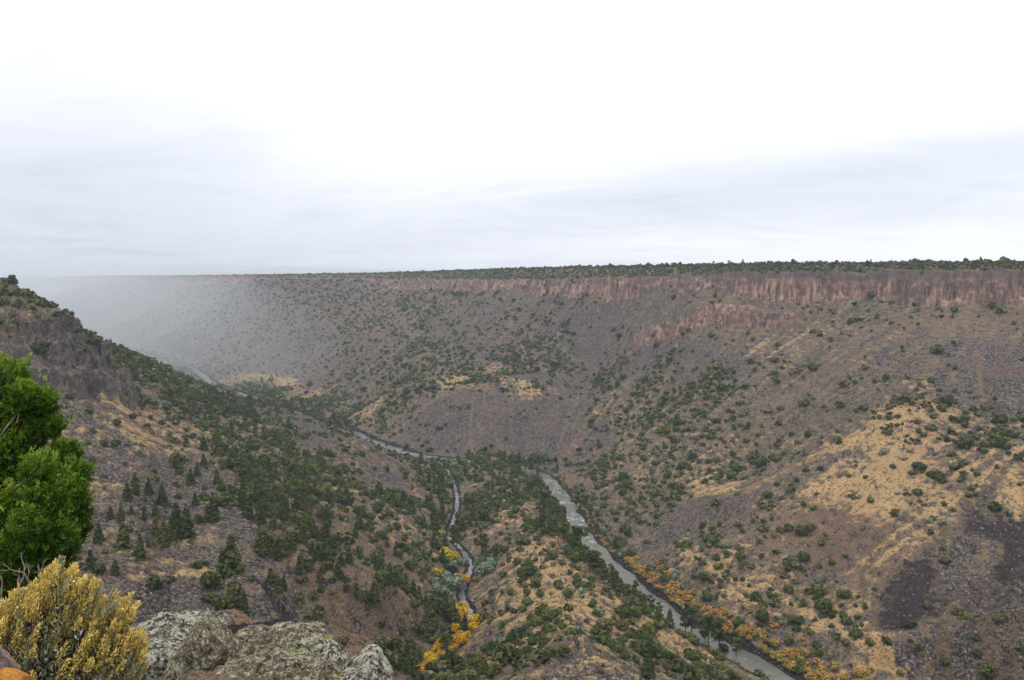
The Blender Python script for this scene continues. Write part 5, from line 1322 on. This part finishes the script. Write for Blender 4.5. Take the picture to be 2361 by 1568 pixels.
# ------------------------------------------------------------------ foreground sagebrush with yellow flower spikes
def in_poly(x, y, poly):
    c = False; j = len(poly) - 1
    for i in range(len(poly)):
        if ((poly[i][1] > y) != (poly[j][1] > y)) and (x < (poly[j][0] - poly[i][0]) * (y - poly[i][1]) / (poly[j][1] - poly[i][1]) + poly[i][0]): c = not c
        j = i
    return c
def sagebrush():
    r = np.random.default_rng(8)
    root = bpy.data.objects.new('sagebrush_bush', None); C.objects.link(root)
    x0, y0, _ = pt(95, 1568, 2.75); z0 = float(ground_at(x0, y0)[0]); root.location = (x0, y0, z0)
    root['label'] = 'large sagebrush with yellow flower spikes and grey green leaves at lower left'; root['category'] = 'sagebrush'
    O = np.array([x0, y0, z0])
    poly = [(-160, 1420), (-60, 1350), (0, 1385), (35, 1350), (70, 1345), (100, 1318), (135, 1285), (165, 1280), (190, 1292), (225, 1335), (250, 1375), (275, 1350), (300, 1365), (322, 1395), (300, 1425), (335, 1455), (352, 1480), (340, 1530), (310, 1600), (250, 1660), (-160, 1660)]
    tips = []
    while len(tips) < 1000:
        u, v = r.uniform(-160, 352), r.uniform(1278, 1660)
        if not in_poly(u, v, poly): continue
        if gnoise(np.array([u / 34.0]), np.array([v / 34.0]), 88)[0] < -.22 and r.uniform() < .85: continue
        depth = 2.72 - .25 * math.sqrt(max(0, 1 - ((u - 90) / 290) ** 2)) * (1 if r.uniform() < .75 else -1) * r.uniform(.3, 1)
        if v > 1480 and r.uniform() < .25: continue
        if 50 < u < 215 and 1500 < v < 1660 and r.uniform() < .75: continue
        tips.append((u, v, depth))
    Vs = np.zeros((0, 3)); Fs = []
    FQ = []; FG = []; LQ = []; LG = []
    SV = []; SF = []; so = 0
    for (u, v, Y) in tips:
        tip = np.array(pt(u, v, Y)) - O
        base = np.array([r.normal(0, .05), r.normal(0, .05), r.uniform(0, .08)])
        mid = base * .4 + tip * .6 + np.array([0, 0, -.10 - .1 * r.uniform()]) + r.normal(0, .015, 3)
        d = tip - mid; d /= np.linalg.norm(d); d = d * .6 + np.array([.30 + .0012 * (u - 60), 0, .8]) + r.normal(0, .12, 3); d /= np.linalg.norm(d)
        pl_ = r.uniform(.045, .105) * (1.0 if v < 1480 else .8)
        end = tip
        st = tip - d * pl_
        pv, pf = tube([base, mid, st, end], [.006, .0035, .002, .0008], 4)
        SV.append(pv); SF += [tuple(k + so for k in q) for q in pf]; so += len(pv)
        # flower spike: short side tufts along the stem end
        nf_ = int(r.uniform(100, 150)); yel = r.uniform() < (.88 if v < 1500 else .5)
        t = r.uniform(0, 1, nf_); rad = .0105 * np.sqrt(np.clip(1.06 - t, .02, 1)) * r.uniform(.2, 1.0, nf_)
        th = r.uniform(0, 6.28, nf_)
        a = np.cross(d, [0.2, 1, 0]); a /= np.linalg.norm(a); b = np.cross(d, a)
        ax = st + d * (t * pl_)[:, None]
        p = ax + (np.cos(th) * rad)[:, None] * a + (np.sin(th) * rad)[:, None] * b
        q, m_ = sprigs(p, (p - ax) * 45 + d * 1.1, 1, .0105, .0021, .35, r)
        (FQ if yel else LQ).append(q); (FG if yel else LG).append(np.repeat(np.clip(.15 + .6 * t + r.normal(0, .2, nf_), 0, 1), 4))
        # leaves below
        nl_ = 60
        t = r.uniform(0, 1, nl_) ** .8; p = st + (mid - st) * t[:, None] * .8 + r.normal(0, .016, (nl_, 3))
        q, m_ = sprigs(p, np.tile(d, (nl_, 1)), 1, .020, .0030, .6, r)
        LQ.append(q); LG.append(np.repeat(np.clip(r.normal(.5, .25, nl_), 0, 1), 4))
    mf = MT('sage_flower', .8, .1); l_ = mf.attr('leaf').outputs['Fac']
    M_f = mf.out(mf.ramp(l_, [(0, (.38, .29, .08)), (.35, (.66, .49, .13)), (.75, (.86, .66, .19)), (1, (.93, .80, .36))]))
    ml = MT('sage_leaf', .8, .15); l_ = ml.attr('leaf').outputs['Fac']
    M_l = ml.out(ml.ramp(l_, [(0, (.12, .12, .06)), (.5, (.25, .27, .16)), (1, (.40, .43, .32))]))
    link('flower_spikes', leaf_mesh('flower_spikes', np.vstack(FQ), np.concatenate(FG), M_f), parent=root)
    link('leaves', leaf_mesh('leaves', np.vstack(LQ), np.concatenate(LG), M_l), parent=root)
    ms = MT('sage_stem', .9, .1).out((.10, .075, .06))
    link('stems', np_mesh('stems', np.vstack(SV), np.array(SF), [ms]), parent=root)
sagebrush()
def dead_twigs(name, roots_, label, seed):
    r = np.random.default_rng(seed)
    V = np.zeros((0, 3)); F = []
    base = np.array(pt(*roots_[0][:3])); bz_ = float(ground_at(base[0], base[1])[0]); O = np.array([base[0], base[1], bz_])
    def grow(p, d, L_, w, lev):
        nonlocal V, F
        q = p + d * L_ + r.normal(0, L_ * .08, 3)
        v, f = tube([p, (p + q) / 2 + r.normal(0, L_ * .05, 3), q], [w, w * .8, w * .5], 4)
        F += [tuple(k + len(V) for k in a) for a in f]; V = np.vstack([V, v])
        if lev < 3:
            for _ in range(2 if lev else 3):
                dn = d + r.normal(0, .38, 3); dn[2] = abs(dn[2]) * .8 + .2; dn /= np.linalg.norm(dn)
                grow(p + (q - p) * r.uniform(.5, 1), dn, L_ * r.uniform(.45, .75), w * .55, lev + 1)
    for (u, v, Y, hp) in roots_:
        p = np.array(pt(u, v, Y)) - O; p0 = np.array([p[0], p[1], 0.0]) * [.9, .9, 1]
        v_, f_ = tube([p0 - [0, 0, .05], p], [.008, .006], 4)
        F += [tuple(k + len(V) for k in a) for a in f_]; V = np.vstack([V, v_])
        d = np.array([r.uniform(-.25, .35), 0, 1.0]); d /= np.linalg.norm(d)
        grow(p, d, hp / FPX * Y * .5, .005, 0)
    m_ = MT('grey_twig', .9, .1).out((.34, .29, .25))
    link(name, np_mesh(name, V, np.array(F), [m_]), loc=tuple(O), label=label, cat='dead twigs')
dead_twigs('dead_twigs', [(30, 1400, 3.2, 110), (75, 1370, 3.25, 110), (100, 1370, 3.2, 90), (5, 1410, 3.2, 90)], 'bare grey twigs rising between the juniper tree and the sagebrush', 4)
dead_twigs('dead_twigs', [(245, 1420, 3.5, 90), (262, 1425, 3.5, 80)], 'bare twigs sticking up behind the right side of the sagebrush', 6)
# the long fallen trunk on the mossy patch of the talus bowl
def fallen_log():
    f1 = foot(360, 1293); f2 = foot(396, 1323)
    a = np.array(f1[:3]) + [0, 0, .5]; b = np.array(f2[:3]) + [0, 0, .5]
    V, F = tube([a - a, (b - a) * .5 + [0, 0, .1], b - a], [.30, .24, .12], 7)
    link('fallen_log', np_mesh('fallen_log', V, np.array(F), [MT('log_bark', .9, .1).out((.26, .20, .17))]), loc=tuple(a), label='long bare fallen trunk lying on the mossy patch of the talus bowl', cat='fallen log')
fallen_log()
print('foreground', round(time.time() - T0, 1))

# ---- labels shared by a few neighbours get their order along the picture
ORD = ['leftmost', 'second from left', 'third from left', 'fourth from left', 'fifth from left', 'sixth from left', 'seventh from left', 'eighth from left', 'ninth from left', 'tenth from left', 'eleventh from left', 'twelfth from left'] + [w + ' from left' for w in ('thirteenth', 'fourteenth', 'fifteenth', 'sixteenth', 'seventeenth', 'eighteenth', 'nineteenth', 'twentieth')]
by_label = {}
for o in C.objects:
    if o.parent is None and 'category' in o.keys(): by_label.setdefault(o['label'], []).append(o)
for lb, os_ in by_label.items():
    if len(os_) < 2: continue
    os_.sort(key=lambda o: project(*o.location)[0])
    if len(os_) > len(ORD):
        # the nearest and the farther half first
        ds = sorted(o.location.y for o in os_); md = ds[len(ds) // 2]
        for nm, sel in (('near', [o for o in os_ if o.location.y < md]), ('far', [o for o in os_ if o.location.y >= md])):
            for i, o in enumerate(sel):
                nl_ = f'{nm} row: {lb}' if len(sel) > len(ORD) else f'{lb}, {ORD[i]}, {nm} row'
                if len(nl_.split()) <= 16: o['label'] = nl_
        continue
    for i, o in enumerate(os_):
        w_ = ORD[i]
        if len(os_) == 2: w_ = ('left one', 'right one')[i]
        elif i == len(os_) - 1: w_ = 'rightmost'
        if len((lb + ' ' + w_).split()) <= 16: o['label'] = f'{lb}, {w_}'


haze()
shower()
